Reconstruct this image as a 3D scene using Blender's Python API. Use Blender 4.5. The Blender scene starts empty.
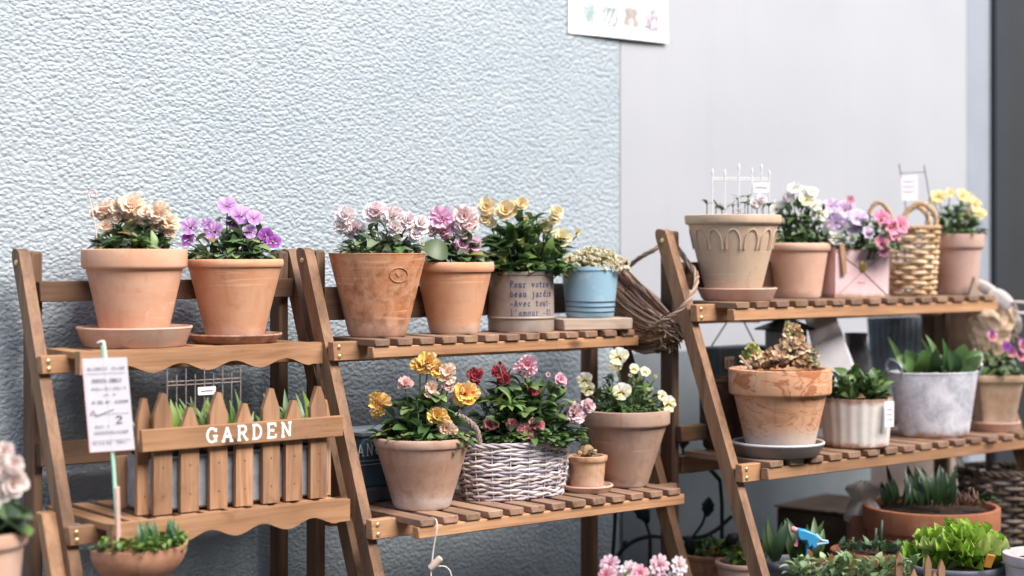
import bpy, bmesh, math, random
from mathutils import Vector, Matrix, Quaternion
R = random.Random(7)
S = bpy.context.scene
COL = S.collection
PI = math.pi
rad = math.radians

# ------------------------------------------------------------------ camera geometry
FPX, HY, ZC, YAW = 1700.0, 250.0, 0.74, rad(39)
DX, DY = math.cos(YAW), math.sin(YAW)          # along the racks and the wall
NX, NY = math.sin(YAW), -math.cos(YAW)         # out of the wall

def at(px, y, Y):
    return Vector(((px - 512) / FPX * Y, Y, ZC - (y - HY) / FPX * Y))

# ------------------------------------------------------------------ objects and tags
def link(o, parent=None):
    COL.objects.link(o)
    if parent is not None:
        o.parent = parent
    return o

def tag(o, label=None, cat=None, group=None, kind=None):
    if label: o['label'] = label
    if cat: o['category'] = cat
    if group: o['group'] = group
    if kind: o['kind'] = kind
    return o

def thing(name, label, cat, loc=(0, 0, 0), rz=0.0, group=None):
    o = bpy.data.objects.new(name, None)
    o.empty_display_size = 0.02
    o.location = loc
    o.rotation_euler = (0, 0, rz)
    link(o)
    return tag(o, label, cat, group)

# ------------------------------------------------------------------ mesh builder
class MB:
    def __init__(self):
        self.v, self.f, self.c = [], [], []
    def vert(self, p, c=(1, 1, 1)):
        self.v.append((p[0], p[1], p[2])); self.c.append((c[0], c[1], c[2], 1.0))
        return len(self.v) - 1
    def face(self, *i):
        self.f.append(tuple(i))
    def grid(self, pts, cols=None, close=False):
        n, m = len(pts), len(pts[0])
        b = len(self.v)
        for i in range(n):
            for j in range(m):
                self.vert(pts[i][j], cols[i][j] if cols else (1, 1, 1))
        for i in range(n - 1):
            for j in range(m - 1 + (1 if close else 0)):
                j2 = (j + 1) % m
                self.f.append((b + i * m + j, b + i * m + j2, b + (i + 1) * m + j2, b + (i + 1) * m + j))
        return b
    def lathe(self, prof, seg=48, center=(0, 0, 0), sx=1.0, sy=1.0, mod=None, cap_bottom=True, cap_top=False, col=(1, 1, 1), rot=0.0):
        b = len(self.v)
        for k, (r, z) in enumerate(prof):
            for j in range(seg):
                a = 2 * PI * j / seg + rot
                rr = r if mod is None else r * mod(a, z, k)
                self.vert((center[0] + rr * math.cos(a) * sx, center[1] + rr * math.sin(a) * sy, center[2] + z), col)
        for k in range(len(prof) - 1):
            for j in range(seg):
                j2 = (j + 1) % seg
                self.f.append((b + k * seg + j, b + k * seg + j2, b + (k + 1) * seg + j2, b + (k + 1) * seg + j))
        if cap_bottom:
            self.f.append(tuple(b + j for j in range(seg - 1, -1, -1)))
        if cap_top:
            k = len(prof) - 1
            self.f.append(tuple(b + k * seg + j for j in range(seg)))
    def tube(self, path, r, sides=6, col=(1, 1, 1), closed=False, caps=True, flat=1.0):
        path = [Vector(p) for p in path]
        n = len(path)
        if n < 2: return
        rr = r if isinstance(r, (list, tuple)) else [r] * n
        b = len(self.v)
        up = None
        for i in range(n):
            if closed:
                t = path[(i + 1) % n] - path[i - 1]
            else:
                t = path[min(i + 1, n - 1)] - path[max(i - 1, 0)]
            if t.length < 1e-9: t = Vector((0, 0, 1))
            t.normalize()
            if up is None:
                up = Vector((0, 0, 1)) if abs(t.z) < .9 else Vector((1, 0, 0))
            s = t.cross(up)
            if s.length < 1e-6: s = t.orthogonal()
            s.normalize()
            up = s.cross(t).normalized()
            cc = col[i] if isinstance(col, list) else col
            for k in range(sides):
                a = 2 * PI * k / sides
                self.vert(path[i] + s * (math.cos(a) * rr[i]) + up * (math.sin(a) * rr[i] * flat), cc)
        m = n if closed else n - 1
        for i in range(m):
            i2 = (i + 1) % n
            for k in range(sides):
                k2 = (k + 1) % sides
                self.f.append((b + i * sides + k, b + i * sides + k2, b + i2 * sides + k2, b + i2 * sides + k))
        if caps and not closed:
            self.f.append(tuple(b + k for k in range(sides - 1, -1, -1)))
            self.f.append(tuple(b + (n - 1) * sides + k for k in range(sides)))
    def box(self, lo, hi, bev=0.0015, mat=None, taper=None, col=(1, 1, 1)):
        """chamfered box from corner lo to corner hi, then an optional matrix"""
        bm = bmesh.new()
        bmesh.ops.create_cube(bm, size=1.0)
        c = [(lo[i] + hi[i]) / 2 for i in range(3)]
        s = [abs(hi[i] - lo[i]) for i in range(3)]
        for v in bm.verts:
            v.co = Vector((v.co.x * s[0], v.co.y * s[1], v.co.z * s[2]))
        bev = min(bev, min(s) * .45)
        if bev > 0:
            bmesh.ops.bevel(bm, geom=list(bm.edges), offset=bev, segments=1, affect='EDGES')
        b = len(self.v)
        bm.verts.index_update()
        for v in bm.verts:
            p = v.co + Vector(c)
            if taper: p = taper(p)
            if mat is not None: p = mat @ p
            self.vert(p, col)
        for f in bm.faces:
            self.f.append(tuple(b + v.index for v in f.verts))
        bm.free()
    def prism(self, poly, y0, y1, mat=None, col=(1, 1, 1)):
        """polygon in x,z pushed from y0 (front) to y1 (back)"""
        b = len(self.v); n = len(poly)
        for yy in (y0, y1):
            for (x, z) in poly:
                p = Vector((x, yy, z))
                if mat is not None: p = mat @ p
                self.vert(p, col)
        self.f.append(tuple(b + i for i in range(n)))
        self.f.append(tuple(b + n + i for i in range(n - 1, -1, -1)))
        for i in range(n):
            j = (i + 1) % n
            self.f.append((b + j, b + i, b + n + i, b + n + j))
    def ball(self, c, r, sx=1, sy=1, sz=1, nu=10, nv=7, col=(1, 1, 1), wob=0.0):
        pts = []
        for i in range(nv + 1):
            t = PI * i / nv
            row = []
            for j in range(nu):
                a = 2 * PI * j / nu
                k = 1 + (R.uniform(-wob, wob) if 0 < i < nv else 0)
                row.append((c[0] + r * sx * k * math.sin(t) * math.cos(a), c[1] + r * sy * k * math.sin(t) * math.sin(a), c[2] + r * sz * k * math.cos(t)))
            pts.append(row)
        self.grid(pts, [[col] * nu] * (nv + 1), close=True)
    def mesh(self, name, smooth=True, auto=True):
        me = bpy.data.meshes.new(name)
        me.from_pydata(self.v, [], self.f)
        a = me.color_attributes.new('tint', 'FLOAT_COLOR', 'POINT')
        a.data.foreach_set('color', [x for c in self.c for x in c])
        bm = bmesh.new(); bm.from_mesh(me)
        bmesh.ops.recalc_face_normals(bm, faces=bm.faces) if auto else None
        bm.to_mesh(me); bm.free()
        if smooth:
            me.polygons.foreach_set('use_smooth', [True] * len(me.polygons))
            if auto:
                try: me.set_sharp_from_angle(angle=rad(38))
                except Exception: pass
        me.update()
        return me
    def build(self, name, mat, parent=None, smooth=True, auto=True, loc=None):
        me = self.mesh(name, smooth, auto)
        if mat: me.materials.append(mat)
        o = bpy.data.objects.new(name, me)
        if loc is not None: o.location = loc
        return link(o, parent)

def smooth_path(pts, n=6):
    """Catmull-Rom through pts"""
    P = [Vector(p) for p in pts]
    P = [P[0] * 2 - P[1]] + P + [P[-1] * 2 - P[-2]]
    out = []
    for i in range(1, len(P) - 2):
        p0, p1, p2, p3 = P[i - 1], P[i], P[i + 1], P[i + 2]
        for k in range(n):
            t = k / n
            out.append(.5 * ((2 * p1) + (p2 - p0) * t + (2 * p0 - 5 * p1 + 4 * p2 - p3) * t * t + (3 * p1 - p0 - 3 * p2 + p3) * t ** 3))
    out.append(P[-2])
    return out

# ------------------------------------------------------------------ materials
class NT:
    def __init__(self, name):
        self.m = bpy.data.materials.new(name); self.m.use_nodes = True
        self.t = self.m.node_tree; self.n = self.t.nodes; self.l = self.t.links
        self.b = self.n['Principled BSDF']
    def new(self, k, **kw):
        x = self.n.new(k)
        for a, v in kw.items(): setattr(x, a, v)
        return x
    def coord(self, scale=(1, 1, 1), out='Object', loc=(0, 0, 0), rot=(0, 0, 0)):
        tc = self.new('ShaderNodeTexCoord'); mp = self.new('ShaderNodeMapping')
        mp.inputs['Scale'].default_value = scale; mp.inputs['Location'].default_value = loc; mp.inputs['Rotation'].default_value = rot
        self.l.new(tc.outputs[out], mp.inputs['Vector'])
        return mp.outputs['Vector']
    def noise(self, vec, scale, detail=4, rough=.55, dist=0.0):
        x = self.new('ShaderNodeTexNoise')
        x.inputs['Scale'].default_value = scale; x.inputs['Detail'].default_value = detail
        x.inputs['Roughness'].default_value = rough; x.inputs['Distortion'].default_value = dist
        self.l.new(vec, x.inputs['Vector'])
        return x.outputs['Fac']
    def ramp(self, fac, stops, interp='LINEAR'):
        x = self.new('ShaderNodeValToRGB'); e = x.color_ramp.elements
        x.color_ramp.interpolation = interp
        while len(e) < len(stops): e.new(.5)
        for k, (p, c) in enumerate(stops):
            e[k].position = p
            e[k].color = (c, c, c, 1) if isinstance(c, (int, float)) else (c[0], c[1], c[2], 1)
        self.l.new(fac, x.inputs['Fac'])
        return x.outputs['Color']
    def mix(self, fac, a, b, mode='MIX'):
        x = self.new('ShaderNodeMix', data_type='RGBA', blend_type=mode)
        for s, val in ((x.inputs[0], fac), (x.inputs[6], a), (x.inputs[7], b)):
            if isinstance(val, (int, float)): s.default_value = val
            elif isinstance(val, tuple): s.default_value = (val[0], val[1], val[2], 1)
            else: self.l.new(val, s)
        return x.outputs[2]
    def math(self, op, a, b=0.0):
        x = self.new('ShaderNodeMath', operation=op)
        for s, val in ((x.inputs[0], a), (x.inputs[1], b)):
            if isinstance(val, (int, float)): s.default_value = val
            else: self.l.new(val, s)
        return x.outputs[0]
    def tint(self):
        x = self.new('ShaderNodeVertexColor'); x.layer_name = 'tint'
        return x.outputs['Color']
    def z(self, out='Object'):
        tc = self.new('ShaderNodeTexCoord'); s = self.new('ShaderNodeSeparateXYZ')
        self.l.new(tc.outputs[out], s.inputs[0])
        return s.outputs
    def bump(self, h, dist=.001, strength=1.0):
        x = self.new('ShaderNodeBump'); x.inputs['Distance'].default_value = dist; x.inputs['Strength'].default_value = strength
        self.l.new(h, x.inputs['Height']); self.l.new(x.outputs['Normal'], self.b.inputs['Normal'])
    def col(self, c):
        if isinstance(c, tuple): self.b.inputs['Base Color'].default_value = (c[0], c[1], c[2], 1)
        else: self.l.new(c, self.b.inputs['Base Color'])
    def rough(self, r):
        if isinstance(r, (int, float)): self.b.inputs['Roughness'].default_value = r
        else: self.l.new(r, self.b.inputs['Roughness'])
    def spec(self, s): self.b.inputs['Specular IOR Level'].default_value = s

def plain(name, c, rough=.6, spec=.4, metal=0.0, vary=.25, scale=30, bump=.0004):
    m = NT(name); vec = m.coord()
    f = m.noise(vec, scale, 5, .6)
    m.col(m.mix(m.ramp(f, [(.3, 0), (.7, 1)]), tuple(x * (1 - vary) for x in c), tuple(min(1, x * (1 + vary)) for x in c)))
    m.rough(rough); m.spec(spec); m.b.inputs['Metallic'].default_value = metal
    if bump: m.bump(f, bump, .6)
    return m.m

def wood(name, axis, light, dark, rough=.62):
    m = NT(name)
    oi = m.new('ShaderNodeObjectInfo')
    tc = m.new('ShaderNodeTexCoord'); mp = m.new('ShaderNodeMapping'); cmb = m.new('ShaderNodeCombineXYZ')
    m.l.new(oi.outputs['Random'], cmb.inputs[0]); m.l.new(oi.outputs['Random'], cmb.inputs[2])
    va = m.new('ShaderNodeVectorMath', operation='MULTIPLY_ADD')
    va.inputs[1].default_value = (17, 17, 17)
    m.l.new(cmb.outputs[0], va.inputs[0]); m.l.new(tc.outputs['Object'], va.inputs[2])
    sc = [26, 26, 26]; sc[axis] = 1.6
    mp.inputs['Scale'].default_value = sc
    m.l.new(va.outputs[0], mp.inputs['Vector']); vec = mp.outputs['Vector']
    ring = m.noise(vec, 1.6, 5, .55, 1.2)
    fine = m.noise(vec, 9.0, 3, .6)
    sc2 = m.new('ShaderNodeMapping'); s2 = [8, 8, 8]; s2[axis] = 2.2; sc2.inputs['Scale'].default_value = s2
    m.l.new(va.outputs[0], sc2.inputs['Vector'])
    blot = m.noise(sc2.outputs['Vector'], 1.5, 3, .5)
    f = m.math('ADD', m.math('MULTIPLY', ring, .70), m.math('MULTIPLY', fine, .42))
    c = m.ramp(f, [(.32, dark), (.5, tuple(.45 * a + .55 * b for a, b in zip(dark, light))), (.66, light)])
    c = m.mix(m.ramp(blot, [(.45, 0), (.75, .6)]), c, tuple(x * .6 for x in dark), 'MIX')
    gre = m.noise(m.coord(), 7.0, 6, .7, .8)
    c = m.mix(m.ramp(gre, [(.52, 0), (.75, .45)]), c, tuple(.5 * x + .09 for x in light))
    t = m.tint()
    c = m.mix(1.0, c, t, 'MULTIPLY')
    c = m.mix(1.0, c, m.ramp(oi.outputs['Random'], [(0, .72), (.5, .95), (1, 1.10)]), 'MULTIPLY')
    gm = m.noise(m.coord(loc=(4, 4, 4)), 16, 5, .7, .3)
    c = m.mix(m.ramp(gm, [(.60, 0), (.74, .55)]), c, tuple(x * .45 for x in dark))
    # knots
    vo = m.new('ShaderNodeTexVoronoi'); vo.inputs['Scale'].default_value = 1.0
    s3 = m.new('ShaderNodeMapping'); q = [13, 13, 13]; q[axis] = 6; s3.inputs['Scale'].default_value = q
    m.l.new(va.outputs[0], s3.inputs['Vector']); m.l.new(s3.outputs['Vector'], vo.inputs['Vector'])
    k = m.ramp(vo.outputs['Distance'], [(.07, .8), (.14, 0)])
    c = m.mix(k, c, tuple(x * .3 for x in dark))
    m.col(c); m.rough(rough); m.spec(.3)
    m.bump(f, .0007, .7)
    return m.m

def terracotta(name, base, stain=None, st=(.5, .7), lime=0.0, limez=.03, height=.15, pale=None, marble=False, bump=.0006, scale=14, streak=True):
    if stain is None: stain = tuple(x * .62 for x in base)
    if pale is None: pale = tuple(min(.8, x * 1.25 + .05) for x in base)
    m = NT(name)
    vec = m.coord(loc=(R.uniform(0, 9), R.uniform(0, 9), R.uniform(0, 9)))
    n1 = m.noise(vec, scale, 6, .6, .3)
    n2 = m.noise(vec, scale * 3.2, 5, .65)
    c = m.mix(m.ramp(n1, [(.35, 0), (.65, 1)]), base, pale)
    c = m.mix(m.ramp(n2, [(st[0], 0), (st[1], .75)]), c, stain)
    if streak:   # thin scratches and drag lines left by the wheel
        v2 = m.coord(scale=(3, 3, 55), loc=(R.uniform(0, 5), 0, 0))
        s = m.noise(v2, 2.0, 3, .5, .6)
        c = m.mix(m.ramp(s, [(.6, 0), (.72, .35)]), c, pale)
        sc = m.noise(m.coord(scale=(5, 5, 95), loc=(R.uniform(0, 5), 0, 0), rot=(rad(14), rad(20), 0)), 1.3, 2, .5, .8)
        c = m.mix(m.ramp(sc, [(.63, 0), (.70, .55)]), c, tuple(min(.85, x * 1.12 + .04) for x in pale))
        dr = m.noise(m.coord(scale=(34, 34, 3.2), loc=(R.uniform(0, 5), 0, 0)), 1.5, 4, .6, .4)
        c = m.mix(m.ramp(dr, [(.56, 0), (.74, .5)]), c, stain)
    if marble:
        v3 = m.coord(scale=(6, 6, 11), loc=(1.3, 2.2, .4))
        vd = m.coord(scale=(9, 9, 17), loc=(1.3, 2.2, .4), rot=(0, rad(32), rad(10)))
        w = m.noise(vd, 1.0, 4, .6, 2.2)
        top = m.ramp(m.z()[2], [(.100, .35), (.112, 1)])
        c = m.mix(m.math('MULTIPLY', m.ramp(w, [(.50, 0), (.56, .85), (.66, .6), (.75, .9)]), top), c, stain)
        ln = m.noise(m.coord(scale=(8, 8, 22), loc=(4.3, 1.2, 2)), 1.0, 3, .5, 1.6)
        c = m.mix(m.ramp(ln, [(.485, 0), (.5, .8), (.515, 0)]), c, stain)
    bl = m.noise(m.coord(scale=(1, 1, .6), loc=(R.uniform(0, 9), 3, R.uniform(0, 9))), 19, 7, .75, .9)
    c = m.mix(m.ramp(bl, [(.58, 0), (.70, .42)]), c, tuple(min(.8, x * 1.15 + .10) for x in pale))
    if lime:
        zz = m.z()[2]
        h = m.math('ADD', zz, m.math('MULTIPLY', m.math('SUBTRACT', n2, .5), .035))
        c = m.mix(m.ramp(h, [(limez * .45, lime), (limez, lime * .35), (min(.98, limez * 1.5), 0)]), c, (.68, .58, .52))
    m.col(c); m.rough(.85); m.spec(.2)
    m.bump(m.math('ADD', n2, m.math('MULTIPLY', n1, .6)), bump, .8)
    return m.m

def tinted(name, rough=.6, spec=.3, trans=0.0, bump=0.0, sss=False):
    m = NT(name); t = m.tint()
    vec = m.coord()
    f = m.noise(vec, 90, 3, .6)
    c = m.mix(1.0, t, m.ramp(f, [(.25, .88), (.75, 1.0)]), 'MULTIPLY')
    m.col(c); m.rough(rough); m.spec(spec)
    if trans:
        tr = m.new('ShaderNodeBsdfTranslucent'); mx = m.new('ShaderNodeMixShader'); mx.inputs[0].default_value = trans
        m.l.new(c, tr.inputs['Color'])
        m.l.new(m.b.outputs[0], mx.inputs[1]); m.l.new(tr.outputs[0], mx.inputs[2])
        m.l.new(mx.outputs[0], m.n['Material Output'].inputs['Surface'])
    if bump: m.bump(f, bump, .6)
    return m.m

M = {}
WL, WD = (.52, .285, .150), (.27, .125, .058)
for i, ax in enumerate('xyz'):
    M['wood_' + ax] = wood('rack_wood_' + ax, i, WL, WD)
M['leg_wood'] = wood('leg_wood', 2, (.30, .165, .092), (.12, .062, .034))
M['slat'] = wood('slat_wood', 1, (.36, .22, .145), (.15, .085, .05), .7)
for i, ax in enumerate('xyz'):
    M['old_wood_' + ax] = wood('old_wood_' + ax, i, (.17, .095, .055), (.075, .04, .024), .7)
M['dark_wood'] = wood('dark_wood', 0, (.085, .05, .03), (.035, .02, .012), .7)
M['crate_wood'] = wood('crate_wood', 0, (.16, .10, .06), (.07, .04, .025), .75)
M['picket_wood'] = wood('picket_wood', 2, (.52, .295, .165), (.22, .095, .045))
M['pale_wood'] = wood('pale_wood', 0, (.60, .46, .36), (.42, .29, .21), .7)
M['bolt'] = plain('brass_bolt', (.75, .55, .28), .35, .5, .8, .1)
M['leaf'] = tinted('leaf', .42, .45, .22, .0003)
M['petal'] = tinted('petal', .7, .12, .26)
M['twig'] = tinted('twig', .75, .2, 0, .0004)
M['soil'] = plain('soil', (.045, .03, .022), .95, .1, 0, .6, 120, .002)
M['white_metal'] = plain('white_metal', (.78, .74, .70), .45, .4, 0, .06, 40, .0002)
M['rust_metal'] = plain('rusty_metal', (.16, .11, .08), .7, .3, .3, .5, 120)
M['black_iron'] = plain('black_iron', (.018, .018, .02), .5, .4, .2, .3, 120, .0005)
M['card'] = plain('paper_card', (.82, .76, .79), .7, .2, 0, .03, 25, 0)
M['pink_edge'] = plain('pink_edge', (.62, .33, .36), .7, .2, 0, .1)
M['ink'] = plain('dark_ink', (.14, .11, .15), .7, .2, 0, .1, 30, 0)
M['navy_ink'] = plain('navy_ink', (.025, .045, .20), .7, .2, 0, .3, 200, 0)
M['paint_white'] = plain('white_paint', (.82, .80, .74), .6, .3, 0, .06, 300, .0002)
M['mint'] = plain('mint_paint', (.36, .60, .46), .6, .3, 0, .08)
M['pink_wood'] = plain('pink_stained_wood', (.62, .40, .33), .7, .2, 0, .12)
M['cord'] = plain('cord', (.70, .62, .56), .8, .15, 0, .15, 300)
M['gold'] = plain('old_gold', (.42, .29, .08), .4, .5, .6, .35, 200, .0008)

# ------------------------------------------------------------------ plants
def V(*a): return Vector(a)
def rnd_dir(zlo=-.1):
    while True:
        d = Vector((R.uniform(-1, 1), R.uniform(-1, 1), R.uniform(zlo, 1)))
        if .1 < d.length < 1: return d.normalized()

def vary(c, a=.2):
    k = 1 + R.uniform(-a, a)
    return (c[0] * k * (1 + R.uniform(-.08, .08)), c[1] * k, c[2] * k * (1 + R.uniform(-.12, .12)))

def leaf(mb, p, d, L, W, col, droop=.35, fold=.25, shape='spoon', nrm=None, nt=5, wave=.0):
    """one curved, folded leaf from p along d"""
    d = d.normalized()
    up = nrm if nrm is not None else Vector((0, 0, 1))
    side = d.cross(up)
    if side.length < .05: side = d.orthogonal()
    side.normalize(); n = side.cross(d).normalized()
    pts, cols = [], []
    ph = R.uniform(0, 6)
    for i in range(nt + 1):
        t = i / nt
        if shape == 'spoon': w = (math.sin(PI * min(1, t * .93 + .04)) ** .8) * (.45 + .75 * t) * .85
        elif shape == 'strap': w = min(1, .55 + t * 1.4) * (1 - t ** 3.0) + .03
        elif shape == 'round': w = math.sin(PI * min(1, t * .96 + .03)) ** .55
        else: w = math.sin(PI * (t * .97 + .02)) ** .9
        w *= W * .5
        c = p + d * (L * t) + n * (L * (.12 * math.sin(PI * t) - droop * t * t))
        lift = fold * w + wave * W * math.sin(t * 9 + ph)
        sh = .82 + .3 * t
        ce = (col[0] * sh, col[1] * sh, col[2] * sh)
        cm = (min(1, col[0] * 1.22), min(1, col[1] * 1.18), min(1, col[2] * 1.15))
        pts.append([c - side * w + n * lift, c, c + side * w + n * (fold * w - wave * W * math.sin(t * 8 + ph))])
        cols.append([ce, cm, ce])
    mb.grid(pts, cols)

GREENS = [(.06, .12, .035), (.095, .17, .05), (.14, .22, .075), (.045, .09, .03), (.19, .27, .10)]
GREY_GREENS = [(.13, .18, .10), (.085, .13, .07), (.20, .25, .15), (.06, .10, .05)]
BRIGHT = [(.13, .22, .04), (.17, .28, .06), (.10, .18, .035)]

def dome(mb, c, rx, ry, rz, n, L, W, cols, shape='spoon', inner=.3, up=.5, droop=.35, stems=True, zlo=-.15, low=None):
    c = Vector(c)
    for i in range(n):
        d = rnd_dir(zlo)
        u = inner + (1 - inner) * R.random() ** .6
        p = c + Vector((d.x * rx, d.y * ry, d.z * rz)) * u
        if low is not None and p.z < low: p.z = low + R.uniform(0, .006)
        dd = (Vector((d.x, d.y, d.z * .3)) + Vector((R.uniform(-.6, .6), R.uniform(-.6, .6), up + R.uniform(-.5, .5)))).normalized()
        nn = (Vector((0, 0, 1)) + d * .7 + Vector((R.uniform(-.5, .5), R.uniform(-.5, .5), 0))).normalized()
        k = R.uniform(.65, 1.2)
        lc = R.choice(cols) if R.random() > .05 else R.choice(((.34, .30, .08), (.26, .17, .07), (.22, .26, .10)))
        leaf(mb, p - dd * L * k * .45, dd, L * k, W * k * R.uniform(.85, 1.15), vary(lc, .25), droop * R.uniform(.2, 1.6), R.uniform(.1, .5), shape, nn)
        if stems and i % 4 == 0:
            b = c + Vector((d.x * rx * .3, d.y * ry * .3, -rz * .4))
            m = (b + p) / 2 + Vector((0, 0, .006))
            mb.tube([b, m, p], .0011, 4, vary(cols[0], .2))

def petal(mb, a0, aw, Rr, tilt, cols, ruffle=.12, k=3, z0=0.0, na=7, nr=4, notch=.0, cup=.0, off=0.0):
    pts, cc = [], []
    ph = R.uniform(0, 6.28)
    ca, sa = math.cos(a0), math.sin(a0)
    cols = [tuple(min(.92, x ** .85) for x in c) for c in cols]
    for i in range(nr + 1):
        t = i / nr
        row, cr = [], []
        for j in range(na + 1):
            s = j / na * 2 - 1
            # outline: rounded petal in (along, across)
            w = aw * (t ** .75) * (1.0 if t < .8 else 1.0 - (t - .8) * .6)
            edge = Rr * t * (1 - .28 * abs(s) ** 2.4 * t) * (1 - notch * (1 - min(1, abs(s) * 2.6)) * t ** 3)
            al = edge * math.cos(s * w) + off
            ac = edge * math.sin(s * w)
            zz = math.sin(tilt) * al + cup * t * t * Rr + ruffle * Rr * t ** 2 * math.sin(k * s * 2.2 + ph) * (.4 + .6 * abs(s) if k > 2 else 1)
            al2 = math.cos(tilt) * al
            x = ca * al2 - sa * ac; y = sa * al2 + ca * ac
            row.append((x, y, z0 + zz))
            q = t + .12 * math.sin(3 * s + ph)
            if q < .5: f = max(0, q / .5); col = [cols[0][m] * (1 - f) + cols[1][m] * f for m in range(3)]
            else: f = min(1, (q - .5) / .5); col = [cols[1][m] * (1 - f) + cols[2][m] * f for m in range(3)]
            cr.append(tuple(col))
        pts.append(row); cc.append(cr)
    mb.grid(pts, cc)

def flower_mesh(kind, cols, name='flower'):
    mb = MB()
    if kind == 'pansy':
        up = cols.get('up', cols['main'])
        for a in (62, 118): petal(mb, rad(a + R.uniform(-6, 6)), 1.05, 1.0, rad(10 + R.uniform(-8, 14)), up, .13, 3, -.06, 9)
        for a in (12, 168): petal(mb, rad(a + R.uniform(-6, 6)), 1.0, .98, rad(12 + R.uniform(-8, 14)), cols['main'], .14, 3, .02, 9)
        petal(mb, rad(270), 1.3, 1.0, rad(10), cols.get('low', cols['main']), .15, 4, .05, 11, 4, .12)
        mb.ball((0, 0, .09), .10, 1, 1, .7, 7, 4, cols['eye'])
    elif kind == 'ruffle':
        for n, rr, tl, z in ((6, 1.0, 5, -.10), (6, .92, 30, .0), (6, .78, 48, .05), (5, .55, 62, .10), (3, .34, 75, .14)):
            o = R.uniform(0, 6)
            for i in range(n):
                petal(mb, o + i * 2 * PI / n + R.uniform(-.5, .5), R.uniform(.65, 1.0), rr * R.uniform(.72, 1.12), rad(tl + R.uniform(-22, 20)), R.choice(cols['sets']), .27, R.choice((3, 4, 5, 6)), z, 11, 4, 0, 0, R.uniform(0, .10))
    elif kind == 'puff':       # full, loose double pansy
        for n, rr, tl, z in ((7, 1.0, -4, -.22), (7, 1.0, 18, -.08), (6, .9, 38, .02), (6, .72, 55, .10), (4, .45, 70, .18)):
            o = R.uniform(0, 6)
            for i in range(n):
                petal(mb, o + i * 2 * PI / n + R.uniform(-.3, .3), R.uniform(.8, 1.15), rr * R.uniform(.75, 1.1), rad(tl + R.uniform(-20, 20)), R.choice(cols['sets']), .24, R.choice((3, 4, 5, 6)), z, 11, 4, 0, 0, R.uniform(0, .08))
    elif kind == 'rose':
        for n, rr, tl, z in ((5, 1.0, 12, -.06), (5, .85, 40, .0), (4, .6, 60, .08), (3, .38, 76, .12)):
            o = R.uniform(0, 6)
            for i in range(n):
                petal(mb, o + i * 2 * PI / n + R.uniform(-.15, .15), .85, rr * R.uniform(.92, 1.08), rad(tl + R.uniform(-5, 5)), R.choice(cols['sets']), .08, 2, z, 7, 4, 0, .12)
    elif kind == 'primula':
        for i in range(5):
            petal(mb, i * 2 * PI / 5 + R.uniform(-.06, .06), .68, 1.0, rad(6), R.choice(cols['sets']), .09, 3, 0, 8, 4, .22)
        for i in range(5):
            petal(mb, .6 + i * 2 * PI / 5, .6, .62, rad(24), R.choice(cols['sets']), .12, 3, .04, 6, 3, .1)
        mb.ball((0, 0, .1), .13, 1, 1, .6, 7, 4, cols['eye'])
    elif kind == 'bud':
        for i in range(5):
            petal(mb, i * 2 * PI / 5, .8, .9, rad(66), R.choice(cols['sets']), .05, 2, -.3, 5, 3)
    # calyx and the first bit of stalk
    mb.lathe([(.05, -.55), (.09, -.3), (.17, -.12), (.05, .0)], 6, cap_bottom=True, col=(.07, .12, .04))
    me = mb.mesh(name, True, False)
    me.materials.append(M['petal'])
    return me

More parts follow.
